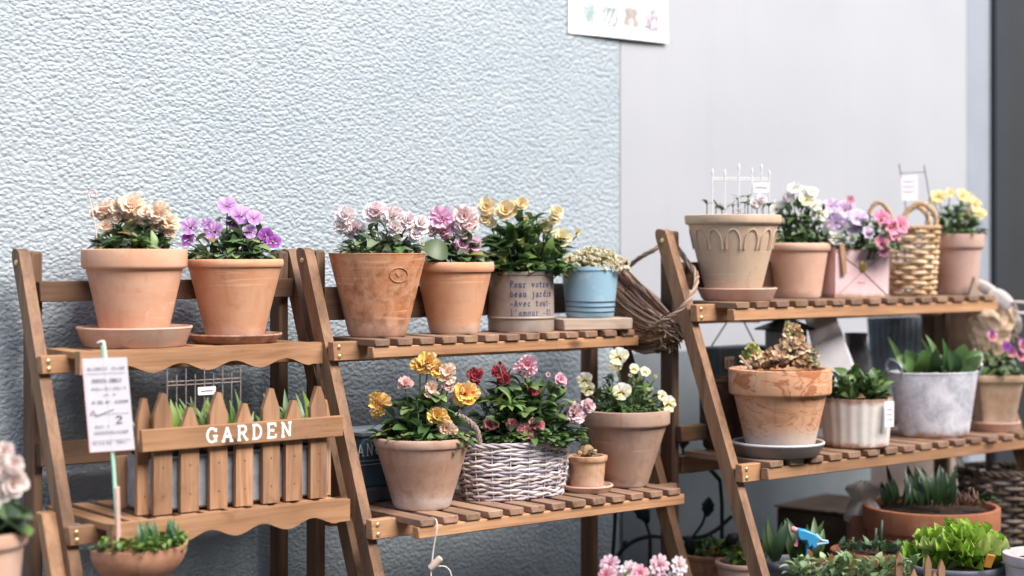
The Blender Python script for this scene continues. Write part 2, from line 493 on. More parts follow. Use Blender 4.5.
def sets(*s): return {'sets': [tuple(x) for x in s], 'eye': (.5, .28, .02)}
YEL, MAG, CRE = (.72, .46, .03), (.32, .02, .11), (.78, .72, .55)
PAL = {
    'peach':   ('puff', sets(((.90, .40, .20), (.92, .57, .35), (.92, .70, .50)), ((.90, .48, .25), (.92, .62, .40), (.92, .75, .57)), ((.90, .46, .36), (.92, .66, .54), (.92, .79, .69)))),
    'lilac':   ('pansy', dict(main=((.16, .02, .22), (.48, .20, .55), (.64, .38, .68)), up=((.22, .05, .30), (.58, .32, .62), (.70, .48, .72)), eye=YEL)),
    'plum':    ('pansy', dict(main=((.06, .005, .09), (.20, .03, .24), (.34, .10, .38)), eye=YEL)),
    'white_pink': ('puff', sets(((.92, .55, .60), (.92, .74, .75), (.92, .84, .82)), ((.92, .68, .58), (.92, .80, .76), (.92, .88, .84)), ((.92, .50, .58), (.92, .68, .71), (.92, .82, .81)))),
    'blush':   ('puff', sets(((.92, .42, .50), (.92, .62, .67), (.92, .76, .77)), ((.92, .48, .55), (.92, .68, .71), (.92, .80, .80)))),
    'pink_lilac': ('puff', sets(((.70, .16, .46), (.84, .38, .62), (.90, .58, .74)), ((.74, .24, .54), (.87, .48, .68), (.92, .66, .78)))),
    'rose_cream': ('puff', sets(((.88, .40, .42), (.92, .60, .58), (.92, .76, .72)), ((.86, .32, .42), (.92, .56, .60), (.92, .78, .75)))),
    'apricot': ('rose', sets(((.72, .34, .04), (.82, .55, .22), (.84, .68, .42)), ((.78, .45, .06), (.83, .62, .28), (.85, .74, .50)))),
    'butter':  ('rose', sets(((.74, .46, .05), (.82, .66, .30), (.84, .76, .50)), ((.78, .52, .08), (.83, .70, .36), (.85, .78, .56)))),
    'amber':   ('ruffle', sets(((.80, .24, .01), (.90, .46, .04), (.92, .60, .14)), ((.85, .34, .02), (.92, .55, .08), (.92, .68, .24)), ((.76, .20, .04), (.90, .42, .10), (.92, .62, .28)))),
    'coral':   ('ruffle', sets(((.66, .18, .10), (.83, .46, .28), (.87, .66, .46)), ((.70, .22, .20), (.85, .52, .40), (.88, .70, .54)))),
    'salmon':  ('ruffle', sets(((.55, .10, .14), (.74, .34, .34), (.82, .56, .50)), ((.62, .18, .20), (.78, .46, .42), (.83, .62, .52)))),
    'crimson': ('ruffle', sets(((.10, .004, .01), (.28, .012, .025), (.42, .04, .06)), ((.16, .006, .012), (.34, .02, .03), (.52, .10, .12)))),
    'red_pink': ('ruffle', sets(((.35, .015, .03), (.60, .12, .14), (.78, .40, .40)), ((.28, .01, .02), (.52, .07, .09), (.72, .28, .30)))),
    'candy':   ('ruffle', sets(((.45, .02, .08), (.74, .20, .30), (.83, .52, .58)), ((.60, .08, .16), (.78, .32, .42), (.84, .62, .66)))),
    'shell':   ('ruffle', sets(((.70, .25, .30), (.80, .44, .48), (.84, .64, .66)), ((.72, .32, .34), (.82, .52, .54), (.85, .70, .70)))),
    'viola':   ('pansy', dict(main=((.70, .48, .03), (.80, .72, .36), (.84, .80, .60)), up=((.70, .62, .40), (.80, .77, .64), (.83, .80, .72)), eye=(.30, .10, .01))),
    'primrose': ('primula', dict(sets=[((.66, .10, .22), (.80, .40, .50), (.84, .60, .66)), ((.70, .18, .28), (.81, .48, .56), (.85, .66, .70))], eye=(.45, .16, .02))),
    'pale_primrose': ('primula', dict(sets=[((.76, .40, .42), (.83, .64, .66), (.85, .76, .76))], eye=(.55, .30, .03))),
    'deep_primrose': ('primula', dict(sets=[((.55, .04, .12), (.74, .22, .32), (.82, .46, .52))], eye=(.50, .20, .02))),
    'white':   ('pansy', dict(main=((.70, .60, .20), (.82, .78, .72), (.84, .82, .78)), eye=YEL)),
    'lavender': ('pansy', dict(main=((.45, .22, .55), (.66, .44, .70), (.76, .60, .78)), up=((.50, .28, .60), (.70, .50, .74), (.78, .66, .80)), eye=YEL)),
    'magenta': ('pansy', dict(main=((.30, .01, .08), (.68, .16, .30), (.80, .36, .46)), eye=YEL)),
    'lemon':   ('pansy', dict(main=((.66, .38, .04), (.82, .66, .26), (.84, .76, .46)), low=((.70, .30, .03), (.82, .58, .18), (.84, .70, .40)), eye=(.45, .12, .01))),
    'cream':   ('pansy', dict(main=((.66, .38, .10), (.82, .70, .48), (.84, .77, .64)), eye=YEL)),
    'begonia': ('rose', sets(((.72, .38, .30), (.82, .58, .50), (.85, .72, .66)), ((.76, .46, .36), (.83, .64, .56), (.85, .75, .70)))),
    'bi_red':  ('pansy', dict(main=((.20, .01, .03), (.50, .08, .14), (.72, .40, .46)), up=((.06, .01, .10), (.12, .03, .18), (.22, .08, .30)), eye=YEL)),
}
FM = {}
def flower(parent, world, size, pal, face=None, name='flower', out=None, kind=None):
    key = (pal, kind)
    if key not in FM:
        k, c = PAL[pal]
        if kind: c = {'sets': c.get('sets', [c.get('main')]), 'eye': YEL}
        FM[key] = [flower_mesh(kind or k, c) for _ in range(3)]
    o = bpy.data.objects.new(name, R.choice(FM[key]))
    link(o, parent)
    d = Vector((.02, -1.0, .32)) if face is None else Vector(face)
    if out is not None: d = d.normalized() + out * .55
    d = (d.normalized() + Vector((R.uniform(-.28, .28), R.uniform(-.2, .2), R.uniform(-.2, .25)))).normalized()
    q = d.to_track_quat('Z', 'Y')
    if PAL[pal][0] == 'pansy':
        q = q @ Quaternion((0, 0, 1), R.uniform(-.35, .35))
    else:
        q = q @ Quaternion((0, 0, 1), R.uniform(0, 6.28))
    o.rotation_mode = 'QUATERNION'; o.rotation_quaternion = q
    o.location = Vector(world) - parent.location
    s = size
    o.scale = (s * R.uniform(.92, 1.08), s * R.uniform(.92, 1.08), s * R.uniform(.85, 1.1))
    return o

def plant(t, Y, center, flowers, leafbox, n, L, W, cols, shape='spoon', soilz=None, up=.5, depth=.8, droop=.35, extra=None, zlo=-.15, yback=0.0, fscale=1.0):
    """foliage dome plus flowers, placed above the pot of thing t. leafbox = (px left, px right, y top, y bottom)"""
    base = t.location
    x0, x1, y0, y1 = leafbox
    a = at(x0, y1, Y); b = at(x1, y0, Y)
    cx = (a.x + b.x) / 2
    rx = (b.x - a.x) / 2; rz = b.z - a.z
    c = Vector((cx, Y + yback, a.z)) - base
    mb = MB()
    dome(mb, c, rx * .97, rx * depth, rz, int(n * 1.3), L * .86, W * .92, cols, shape, .25, up, droop, True, zlo, low=c.z - .002)
    for i in range(int(n * .16)):            # a fringe lolling over the rim
        a_ = R.uniform(PI * 1.0, PI * 2.0)
        q_ = c + Vector((math.cos(a_) * rx * .92, math.sin(a_) * rx * depth * .98, R.uniform(.0, .012)))
        leaf(mb, q_, Vector((math.cos(a_) * .8, math.sin(a_) * .8, R.uniform(.05, .6))), L * R.uniform(.4, .7), W * R.uniform(.7, 1), vary(R.choice(cols), .25), R.uniform(.0, .4), R.uniform(.1, .4), shape, Vector((math.cos(a_) * .5, math.sin(a_) * .5, 1)))
    cam = Vector((0, 0, ZC))
    for (px, y, s, pal) in flowers:
        u = (px - (x0 + x1) / 2) / max(1, (x1 - x0) / 2)
        front = -rx * depth * math.sqrt(max(.1, 1 - min(.9, u * u))) * (.75 if y > (y0 * .55 + y1 * .45) else R.uniform(.0, .45))
        Yf = Y + yback + front
        p = at(px, y, Yf)
        kd = None
        if pal.endswith('!'): pal, kd = pal[:-1], 'bud'
        out = Vector((u * .8, -.2, .25))
        flower(t, p, s * Yf / FPX * fscale, pal, None, 'flower', out, kd)
        q = p - base
        s0 = Vector((c.x + (q.x - c.x) * .35, c.y + (q.y - c.y) * .35, c.z - .01))
        mid = (s0 + q) / 2 + Vector((R.uniform(-.006, .006), R.uniform(-.004, .004), .004))
        e = q + Vector((0, .004, -.006))
        mb.tube(smooth_path([s0, mid, e], 4), .0012, 5, vary((.10, .16, .06), .2))
    if extra: extra(mb, c, rx, rz)
    return mb.build('foliage', M['leaf'], t, True, False)

# ------------------------------------------------------------------ lettering drawn as strokes
def arc(cx, cy, rx, ry, a0, a1, n=9):
    return [(cx + rx * math.cos(rad(a0 + (a1 - a0) * i / n)), cy + ry * math.sin(rad(a0 + (a1 - a0) * i / n))) for i in range(n + 1)]
G = {
 'G': [arc(.46, .5, .40, .5, 42, 325), [(.80, .0), (.80, .40)], [(.56, .42), (.96, .42)], [(.80, .72), (.80, .98)]],
 'A': [[(.14, 0), (.47, 1)], [(.47, 1), (.86, 0)], [(.26, .33), (.72, .33)], [(.0, 0), (.28, 0)], [(.70, 0), (1.0, 0)]],
 'R': [[(.2, 0), (.2, 1)], [(.05, 1), (.2, 1), (.55, 1)] + arc(.55, .75, .25, .25, 90, -90) + [(.2, .5)], [(.5, .5), (.86, 0)], [(.05, 0), (.36, 0)], [(.76, 0), (1, 0)]],
 'D': [[(.2, 0), (.2, 1)], [(.05, 1), (.42, 1)] + arc(.42, .5, .42, .5, 90, -90) + [(.05, 0)]],
 'E': [[(.2, 0), (.2, 1)], [(.05, 1), (.82, 1), (.82, .78)], [(.2, .52), (.62, .52)], [(.62, .42), (.62, .62)], [(.05, 0), (.86, 0), (.86, .24)]],
 'N': [[(.18, 0), (.18, 1)], [(.18, 1), (.82, 0)], [(.82, 0), (.82, 1)], [(.03, 0), (.34, 0)], [(.66, 1), (.98, 1)], [(.03, 1), (.18, 1)]],
 'O': [arc(.5, .5, .40, .5, 0, 360, 16)],
 'P': [[(.2, 0), (.2, 1)], [(.05, 1), (.5, 1)] + arc(.5, .75, .28, .25, 90, -90) + [(.2, .5)], [(.05, 0), (.4, 0)]],
 'o': [arc(.5, .31, .33, .31, 0, 360, 12)],
 'u': [[(.05, .62), (.22, .62), (.22, .2)] + arc(.42, .2, .20, .2, 180, 290) + [(.72, .25)], [(.55, .62), (.72, .62), (.72, 0), (.9, 0)]],
 'r': [[(.1, .62), (.3, .62), (.3, 0)], [(.08, 0), (.58, 0)], [(.3, .35)] + arc(.58, .36, .26, .26, 150, 50)],
 'v': [[(.15, .62), (.5, 0), (.85, .62)], [(.02, .62), (.3, .62)], [(.7, .62), (.98, .62)]],
 't': [[(.35, .9), (.35, .18)] + arc(.53, .18, .18, .18, 180, 320), [(.1, .62), (.75, .62)]],
 'e': [[(.18, .33), (.82, .33)] + arc(.5, .31, .33, .31, 5, 315)],
 'b': [[(.05, 1), (.2, 1), (.2, 0)], arc(.5, .31, .31, .31, 0, 360, 12)],
 'a': [[(.2, .52)] + arc(.46, .44, .24, .18, 140, 0) + [(.70, 0), (.9, 0)], arc(.44, .18, .26, .18, 0, 360, 10)],
 'j': [[(.35, .62), (.6, .62), (.6, -.12)] + arc(.38, -.12, .22, .18, 0, -140), [(.58, .86), (.6, .88)]],
 'd': [[(.6, 1), (.76, 1), (.76, 0), (.92, 0)], arc(.46, .31, .31, .31, 0, 360, 12)],
 'i': [[(.25, .62), (.5, .62), (.5, 0)], [(.2, 0), (.8, 0)], [(.49, .86), (.5, .88)]],
 'n': [[(.05, .62), (.22, .62), (.22, 0)], [(.22, .4)] + arc(.48, .38, .24, .24, 150, 0) + [(.72, 0)], [(.06, 0), (.38, 0)], [(.58, 0), (.9, 0)]],
 'c': [arc(.5, .31, .33, .31, 45, 315)],
 'l': [[(.25, 1), (.5, 1), (.5, 0)], [(.2, 0), (.8, 0)]],
 'm': [[(.02, .62), (.14, .62), (.14, 0)], [(.14, .45)] + arc(.32, .45, .18, .17, 150, 0) + [(.5, 0)], [(.5, .45)] + arc(.68, .45, .18, .17, 150, 0) + [(.86, 0)], [(.02, 0), (.26, 0)], [(.76, 0), (.98, 0)]],
 "'": [[(.5, 1), (.46, .76)]],
 '.': [[(.48, .04), (.52, .04)]],
 '-': [[(.15, .34), (.85, .34)]],
 '0': [arc(.5, .5, .30, .5, 0, 360, 14)],
 '1': [[(.25, .8), (.52, 1), (.52, 0)], [(.2, 0), (.82, 0)]],
 '2': [arc(.48, .72, .32, .28, 165, -20) + [(.14, 0), (.84, 0)]],
 '9': [arc(.48, .68, .30, .30, 0, 360, 12), [(.78, .66), (.7, .2), (.4, 0)]],
}
def write(mb, text, fmap, h, r, adv=1.0, u0=0.0, v0=0.0, sides=5, gap=.12):
    """strokes of text as thin raised beads on the surface fmap(u, v)"""
    u = u0
    for ch in text:
        for st in G.get(ch, []):
            pts = []
            for a, b in zip(st[:-1], st[1:]):
                k = 2 if abs(a[0] - b[0]) > .25 or abs(a[1] - b[1]) > .25 else 1
                for i in range(k):
                    t = i / k
                    pts.append((a[0] + (b[0] - a[0]) * t, a[1] + (b[1] - a[1]) * t))
            pts.append(st[-1])
            mb.tube([fmap(u + x * h * adv * .72, v0 + y * h) for x, y in pts], r, sides)
        u += h * adv * (.72 + gap)
    return u

# ------------------------------------------------------------------ racks
class Rack:
    def __init__(s, px, Y, W, zt1, zt2, fwd, fh, ztop, nsl, scallop, label, back, W2):
        s.O = Vector(((px - 512) / FPX * Y, Y, 0)); s.W, s.zt, s.fwd, s.fh, s.sc = W, (zt1, zt2), fwd, fh, scallop
        s.st = .013
        s.top = [zt1 if scallop else zt1 + s.st, zt2 if scallop else zt2 + s.st]
        A = s.A = .040 if scallop else .0455
        t = s.t = thing('plant_rack', label, 'plant rack', s.O, YAW, 'folding wooden plant racks')
        fy = lambda z: .070 + (z - (zt1 - .017)) * .40 + 0.0       # front face of the slanting legs
        # front legs: thin boards with rounded tops
        for x0 in (-A, W + A - .024):
            mb = MB(); th = .019; dp = .032
            prof = [(fy(0), 0), (fy(ztop - .014), ztop - .014)]
            zt = ztop
            ring = [(fy(0.0), 0.0), (fy(zt - .016), zt - .016), (fy(zt - .016) + .006, zt - .004), (fy(zt) + .012, zt), (fy(zt) + .021, zt),
                    (fy(zt - .006) + .029, zt - .005), (fy(zt - .016) + dp, zt - .016), (fy(0.0) + dp, 0.0)]
            b = len(mb.v); n = len(ring)
            for xx in (x0, x0 + th):
                for (yy, zz) in ring: mb.vert((xx, yy, zz))
            mb.f.append(tuple(b + i for i in range(n))); mb.f.append(tuple(b + n + i for i in range(n - 1, -1, -1)))
            for i in range(n):
                j = (i + 1) % n
                mb.f.append((b + i, b + n + i, b + n + j, b + j))
            bolt(mb.build('leg', M['leg_wood'], t), [(x0 - .001, fy(zt - .02) + .014, zt - .022)], 'x')
        yb = back
        for x0 in (-A + .0205, W + A - .045):                       # upright rear legs just inside the front pair
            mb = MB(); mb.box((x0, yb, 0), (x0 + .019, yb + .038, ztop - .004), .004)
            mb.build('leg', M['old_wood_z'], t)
        s.back = yb + .038
        # rails bolted across the front legs
        for k in (0, 1):
            y = (fy(s.zt[0] - .017), fy(s.zt[1] - .017))[k]
            zt = s.zt[k] + (-.007 if scallop else .008)
            h = .029 if scallop else .033
            mb = MB(); mb.box((-A, y - .019, zt - h), (W + A - .005, y - .0005, zt - .0005))
            rl = mb.build('shelf_rail', M['wood_x'], t)
            bolt(rl, [(-A + .011, y - .0195, zt - .009), (-A + .012, y - .0195, zt - h + .008), (W + A - .016, y - .0195, zt - .010), (W + A - .017, y - .0195, zt - h + .009)], 'y')
            # rail under the back ends of the slats
            mb = MB(); mb.box((-A + .051, yb + .006, s.zt[k] - .034), (W + A - .051, yb + .024, s.zt[k] - (.0135 if scallop else .0005)))
            mb.build('rear_rail', M['wood_x'], t)
        s.y0 = [0.0, -fwd]
        for k in (0, 1):
            y0 = s.y0[k]
            W = (s.W, W2)[k]
            mb = MB()
            if scallop:
                poly = [(0, s.zt[k]), (W, s.zt[k])]
                bot = []
                nn = 60
                for i in range(nn + 1):
                    u = i / nn
                    w = .0 if (u < .06 or u > .94) else .0075 * (1 - math.cos((u - .06) / .88 * 2 * PI * 4.0)) / 1.0 - .002
                    bot.append((W * (1 - u), s.zt[k] - fh + max(-.002, w) * (.9 if u > .06 and u < .94 else 0)))
                mb.prism(poly + bot, y0, y0 + .018)
            else:
                mb.box((0, y0, s.zt[k] - fh), (W, y0 + .018, s.zt[k] - .0004))
            mb.build('front_board', M['wood_x'], t)
            mb = MB()
            pitch = (W + .0) / nsl; sw = pitch * .66
            for i in range(nsl):
                x = i * pitch + (pitch - sw) * .15
                c = R.uniform(.8, 1.15)
                ya = y0 + (.0185 if scallop else -.004)
                zz = s.top[k] - (.0005 if scallop else R.uniform(0, .0012))
                mb.box((x, ya + R.uniform(-.001, .001) * (0 if scallop else 1), s.top[k] - s.st), (x + sw, yb - .002 + .0, zz), .0016, col=(c, c * R.uniform(.96, 1.02), c * R.uniform(.93, 1.02)))
            mb.build('slatted_shelf', M['slat'] if not scallop else M['wood_y'], t)
    def rail(s, z0, z1):
        mb = MB(); A = s.A
        mb.box((-A + .0265, s.back - .0385 - .016, z0), (s.W + A - .0285, s.back - .0385, z1))
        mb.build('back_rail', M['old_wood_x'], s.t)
    def spot(s, k, px, y):
        """world point on shelf k seen in column px, y metres behind the front board"""
        q = (px - 512) / FPX
        P = s.O + Vector((-NX * 0, 0, 0)) + Vector((-NX, -NY, 0)) * (s.y0[k] + y)
        x = (q * P.y - P.x) / (DX - q * DY)
        w = P + Vector((DX, DY, 0)) * x
        w.z = s.top[k]
        return w

def bolt(parent, pts, axis):
    for p in pts:
        mb = MB()
        if axis == 'y':
            mb.ball(p, .0042, 1, .5, 1, 10, 6)
        else:
            mb.ball(p, .0048, .5, 1, 1, 10, 6)
        mb.build('bolt', M['bolt'], parent)

rk1 = Rack(80, 2.62, .444, .583, .330, .1105, .036, .742, 10, True, 'wooden plant rack with scalloped front boards at the left, narrowest of the three', .135, .424)
rk2 = Rack(373, 2.86, .613, .577, .290, .1305, .0195, .744, 13, False, 'middle wooden plant rack with straight boards and a wicker basket on its lower shelf', .135, .606)
rk3 = Rack(734, 3.15, .820, .631, .344, .0845, .0225, .780, 15, False, 'widest wooden plant rack, at the right in front of the smooth wall', .135, .82)
rk1.rail(.657, .690); rk1.rail(.394, .433)
rk2.rail(.618, .676)
rk3.rail(.664, .717); rk3.rail(.375, .405)
# second short post screwed to the front of the left leg of the scalloped rack
mb = MB()
mm = Matrix.Translation((-.060, -.110, 0)) @ Matrix(((1, 0, 0, 0), (0, 1, .40, 0), (0, 0, 1, 0), (0, 0, 0, 1)))
mb.box((-.002, -.026, 0), (.034, -.001, .340), .002, mm)
mb.build('post', M['wood_z'], rk1.t)

# ------------------------------------------------------------------ pots
TC = {}
def pot_profile(h, rt, rb, lip_h=0.0, lip_w=0.0, wall=.008, belly=0.0, rolled=False):
    p = [(rb * .2, 0.001), (rb * .93, 0), (rb, .004)]
    n = 8
    hb = h - lip_h
    rl = rt - lip_w
    for i in range(1, n + 1):
        t = i / n
        r = rb + (rl - rb) * t + belly * math.sin(PI * t)
        p.append((r, .004 + (hb - .004) * t))
    if lip_h > 0:
        if rolled:
            for i in range(1, 8):
                a = -PI / 2 + PI * i / 7 * 1.0
                p.append((rl + lip_w * (.35 + .65 * math.cos(a)), h - lip_h / 2 + lip_h / 2 * math.sin(a)))
        else:
            p += [(rt - .003, hb + .0008), (rt - .0008, hb + .003), (rt, hb + .006), (rt * 1.006, h - .004), (rt * 1.0, h - .001), (rt - .003, h)]
    else:
        p += [(rt, h - .002), (rt - .002, h)]
    top = p[-1][0]
    p += [(top - wall * .7, h - .0005), (top - wall, h - .004), (top - wall - .003, h - .02)]
    return p

def pot(t, h, rt, rb, mat, lip_h=0, lip_w=0, soil=.014, seg=56, mod=None, belly=0, rolled=False, name='pot', sx=1, sy=1, wall=.008, rot=0.0):
    mb = MB()
    mb.lathe(pot_profile(h, rt, rb, lip_h, lip_w, wall, belly, rolled), seg, mod=mod, sx=sx, sy=sy, rot=rot)
    o = mb.build(name, mat, t)
    if soil:
        mb = MB()
        pts = []
        rs = rt - wall - .001
        for i in range(6):
            r = rs * i / 5
            pts.append([(r * math.cos(2 * PI * j / 24 + rot) * sx, r * math.sin(2 * PI * j / 24 + rot) * sy, h - soil + (R.uniform(-.003, .003) if i < 5 else 0)) for j in range(24)])
        mb.grid(pts, close=True)
        mb.build('soil', M['soil'], t, auto=False)
    return o

def saucer(loc, r, h, mat, label, group='plant saucers', rim=.004):
    t = thing('plant_saucer', label, 'saucer', loc, 0, group)
    mb = MB()
    mb.lathe([(r * .2, .0), (r * .84, 0), (r * .88, .003), (r - .002, h - .005), (r, h - .002), (r - .001, h), (r - rim, h), (r - rim - .001, h - .002), (r * .84, max(.006, h * .38)), (r * .2, max(.0058, h * .375)), (0.0001, max(.0058, h * .375))], 56)
    o = mb.build('plant_saucer', mat)
    bpy.data.objects.remove(t)
    o.name = 'plant_saucer'; o.location = loc
    return tag(o, label, 'saucer', group)

def px2m(px, Y): return px * Y / FPX
def zat(y, Y): return ZC - (y - HY) / FPX * Y

POTG = 'flower pots on the racks'
def potted(name, label, cat, loc, rim_y, rim_w, base_w, mat, lip=0, lipw=0, **kw):
    Y = loc.y
    t = thing(name, label, cat, loc, 0, POTG)
    h = zat(rim_y, Y) - loc.z
    pot(t, h, px2m(rim_w, Y) / 2, px2m(base_w, Y) / 2, mat, px2m(lip, Y), px2m(lipw, Y), **kw)
    return t, Y

T_SMOOTH = terracotta('terracotta_smooth', (.60, .30, .185), (.46, .21, .12), (.6, .8), .0, pale=(.68, .40, .27), scale=9)
T_ORANGE = terracotta('terracotta_orange', (.58, .275, .145), (.45, .18, .085), (.55, .8), .5, .016, pale=(.63, .37, .24), scale=10)
T_AGED = terracotta('terracotta_aged', (.50, .19, .075), (.23, .08, .035), (.46, .66), .3, .03, pale=(.60, .32, .19), scale=13, bump=.0014)
T_TAUPE = terracotta('terracotta_taupe', (.42, .25, .175), (.30, .16, .10), (.5, .75), .95, .022, pale=(.50, .33, .245), scale=12, bump=.001)
T_GREY = terracotta('terracotta_greyed', (.38, .24, .175), (.28, .16, .11), (.55, .8), .6, .010, pale=(.45, .30, .23), scale=12, bump=.001)
T_BEIGE = terracotta('terracotta_beige', (.54, .38, .26), (.40, .25, .15), (.6, .8), .0, pale=(.60, .45, .33), scale=12)
T_PEACH = terracotta('terracotta_peach', (.58, .33, .23), (.45, .23, .14), (.6, .8), .6, .012, pale=(.64, .42, .32), scale=12)
T_MARBLE = terracotta('terracotta_marbled', (.63, .32, .175), (.36, .115, .045), (.66, .85), .9, .036, pale=(.68, .40, .25), scale=8, marble=True)
T_SMALL = terracotta('terracotta_small', (.50, .27, .15), (.33, .16, .08), (.5, .7), .3, .02, pale=(.56, .36, .24), scale=20)
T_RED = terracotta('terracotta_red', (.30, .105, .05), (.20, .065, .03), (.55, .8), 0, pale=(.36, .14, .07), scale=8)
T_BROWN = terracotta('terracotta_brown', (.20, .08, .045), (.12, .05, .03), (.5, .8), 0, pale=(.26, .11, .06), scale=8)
T_SAUC = terracotta('saucer_pink', (.56, .33, .24), (.46, .25, .17), (.6, .8), 0, pale=(.63, .42, .33), scale=9)
T_SAUC_OLD = terracotta('saucer_old', (.36, .18, .12), (.18, .085, .05), (.42, .65), 0, pale=(.52, .36, .28), scale=16)
P_GREY = plain('grey_plastic', (.16, .145, .15), .55, .4, 0, .1, 20, 0)
P_SLATE = plain('slate_plastic', (.11, .115, .14), .5, .4, 0, .1, 20, 0)

def up(v, dz): return Vector((v.x, v.y, v.z + dz))

# ---- rack one, upper shelf
p = rk1.spot(0, 134.5, .088)
saucer(p, px2m(115, p.y) / 2, .033, T_SAUC, 'smooth pink terracotta saucer under the pot of peach flowers')
t, Y = potted('potted_pansy', 'smooth terracotta pot with a thick rim and peach ruffled flowers', 'flower pot', up(p, .0125), 249, 104, 65, T_SMOOTH, 20, 4.5, wall=.01)
plant(t, Y, None, [(104, 211, 11, 'peach'), (117, 207, 10, 'peach'), (131, 207, 14, 'peach'), (146, 213, 9, 'peach'), (158, 214, 13, 'peach'), (169, 222, 11, 'peach'), (106, 226, 8, 'peach'), (157, 226, 8, 'peach'), (170, 234, 6, 'peach'), (95, 212, 6, 'peach'), (144, 222, 6, 'peach'), (133, 220, 9, 'peach'), (118, 218, 7, 'peach')],
      (97, 171, 222, 249), 120, .042, .024, GREENS + GREY_GREENS, up=.3)
# curled pink wire ornament
mb = MB(); b = at(97, 249, Y - .03)
c = at(93, 194, Y - .03)
path = [b, at(96, 230, Y - .03), at(92, 210, Y - .03), at(89, 196, Y - .03)]
for i in range(14):
    a = PI + .3 - i * .62; rr = .0085 * (1 - i / 17)
    path.append(c + Vector((rr * math.cos(a), 0, rr * math.sin(a))))
mb.tube(smooth_path(path, 3), .0011, 6)
mb.tube(smooth_path([at(93, 205, Y - .03), at(104, 207, Y - .02), at(118, 202, Y - .01), at(130, 196, Y - .01)], 4), .0009, 6)
o = mb.build('wire_ornament', plain('pink_wire', (.72, .52, .46), .5, .4, 0, .08))
tag(o, 'curled pink wire ornament stuck among the peach flowers', 'ornament')

p = rk1.spot(0, 235, .085)
saucer(p, px2m(94, p.y) / 2, .016, T_SAUC_OLD, 'stained old terracotta saucer under the pot of purple pansies')
t, Y = potted('potted_pansy', 'orange terracotta pot with a thin rim and purple pansies', 'flower pot', up(p, .0062), 259, 97, 57, T_ORANGE, 8, 2.5, rolled=True)
plant(t, Y, None, [(190, 227, 10, 'lilac'), (188, 240, 8, 'plum'), (214, 231, 11, 'lilac'), (227, 206, 10, 'lilac'), (241, 216, 12, 'lilac'), (254, 218, 9, 'lilac'), (266, 236, 9, 'plum'), (273, 242, 9, 'plum'), (207, 224, 7, 'lilac'), (250, 232, 8, 'lilac'), (233, 222, 8, 'plum')],
      (192, 274, 218, 260), 130, .040, .025, GREENS + GREY_GREENS * 2, up=.35)

# ---- rack two, upper shelf
p = rk2.spot(0, 377.5, .082)
t, Y = potted('potted_pansy', 'tall stained terracotta pot with a stamped medallion and pale pink pansies', 'flower pot', p, 253, 98, 58, T_AGED, 0, 0, wall=.009)
plant(t, Y, None, [(345, 216, 11, 'white_pink'), (354, 229, 11, 'blush'), (375, 211, 13, 'blush'), (393, 217, 13, 'white_pink'), (394, 228, 9, 'white_pink'), (408, 220, 9, 'blush'), (420, 224, 11, 'white_pink'), (340, 226, 8, 'white_pink'), (415, 234, 8, 'white_pink'), (422, 244, 6, 'cream!'), (400, 240, 5, 'cream!')],
      (342, 420, 222, 256), 130, .036, .022, GREY_GREENS * 2 + GREENS, up=.35)
# stamped ring on the pot
h = zat(253, Y) - p.z
def on_pot(px, y, rt, rb, hh, base, lift=.0006):
    """point on the front of a round tapered pot seen at px, y (approx.)"""
    z = zat(y, base.y - (rt + rb) / 2) - base.z
    r = rb + (rt - rb) * z / hh + lift
    x = (px - 512) / FPX * (base.y - r * .8) - base.x
    x = max(-r * .98, min(r * .98, x))
    return Vector((x, -math.sqrt(r * r - x * x), z))
rt_, rb_ = px2m(98, Y) / 2, px2m(58, Y) / 2
mb = MB()
for rr in (8.5,):
    mb.tube([on_pot(399 + rr * math.cos(a * PI / 12), 275 + rr * .85 * math.sin(a * PI / 12), rt_, rb_, h, p) for a in range(24)], .0007, 6, closed=True)
mb.tube([on_pot(396, 273, rt_, rb_, h, p), on_pot(399, 277, rt_, rb_, h, p), on_pot(402, 273, rt_, rb_, h, p)], .0006, 5)
mb.build('medallion', T_AGED, t)

p = rk2.spot(0, 454, .082)
t, Y = potted('potted_pansy', 'orange terracotta pot with a rolled rim and ruffled pink flowers', 'flower pot', p, 262, 81, 49, T_ORANGE, 10, 3, rolled=True)
def side_leaf(mb, c, rx, rz):
    q = at(436, 250, Y - .06) - t.location
    leaf(mb, q + Vector((.02, .01, -.012)), Vector((-.8, -.3, .45)), .05, .040, (.09, .13, .06), .2, .2, 'round', Vector((.1, -.9, .5)))
plant(t, Y, None, [(442, 219, 14, 'pink_lilac'), (465, 217, 12, 'rose_cream'), (464, 229, 10, 'rose_cream'), (461, 246, 10, 'pink_lilac'), (473, 245, 9, 'pink_lilac'), (433, 230, 8, 'rose_cream'), (446, 230, 9, 'pink_lilac'), (472, 222, 9, 'rose_cream')],
      (428, 486, 232, 264), 75, .040, .027, GREENS + GREY_GREENS, up=.4, extra=side_leaf)

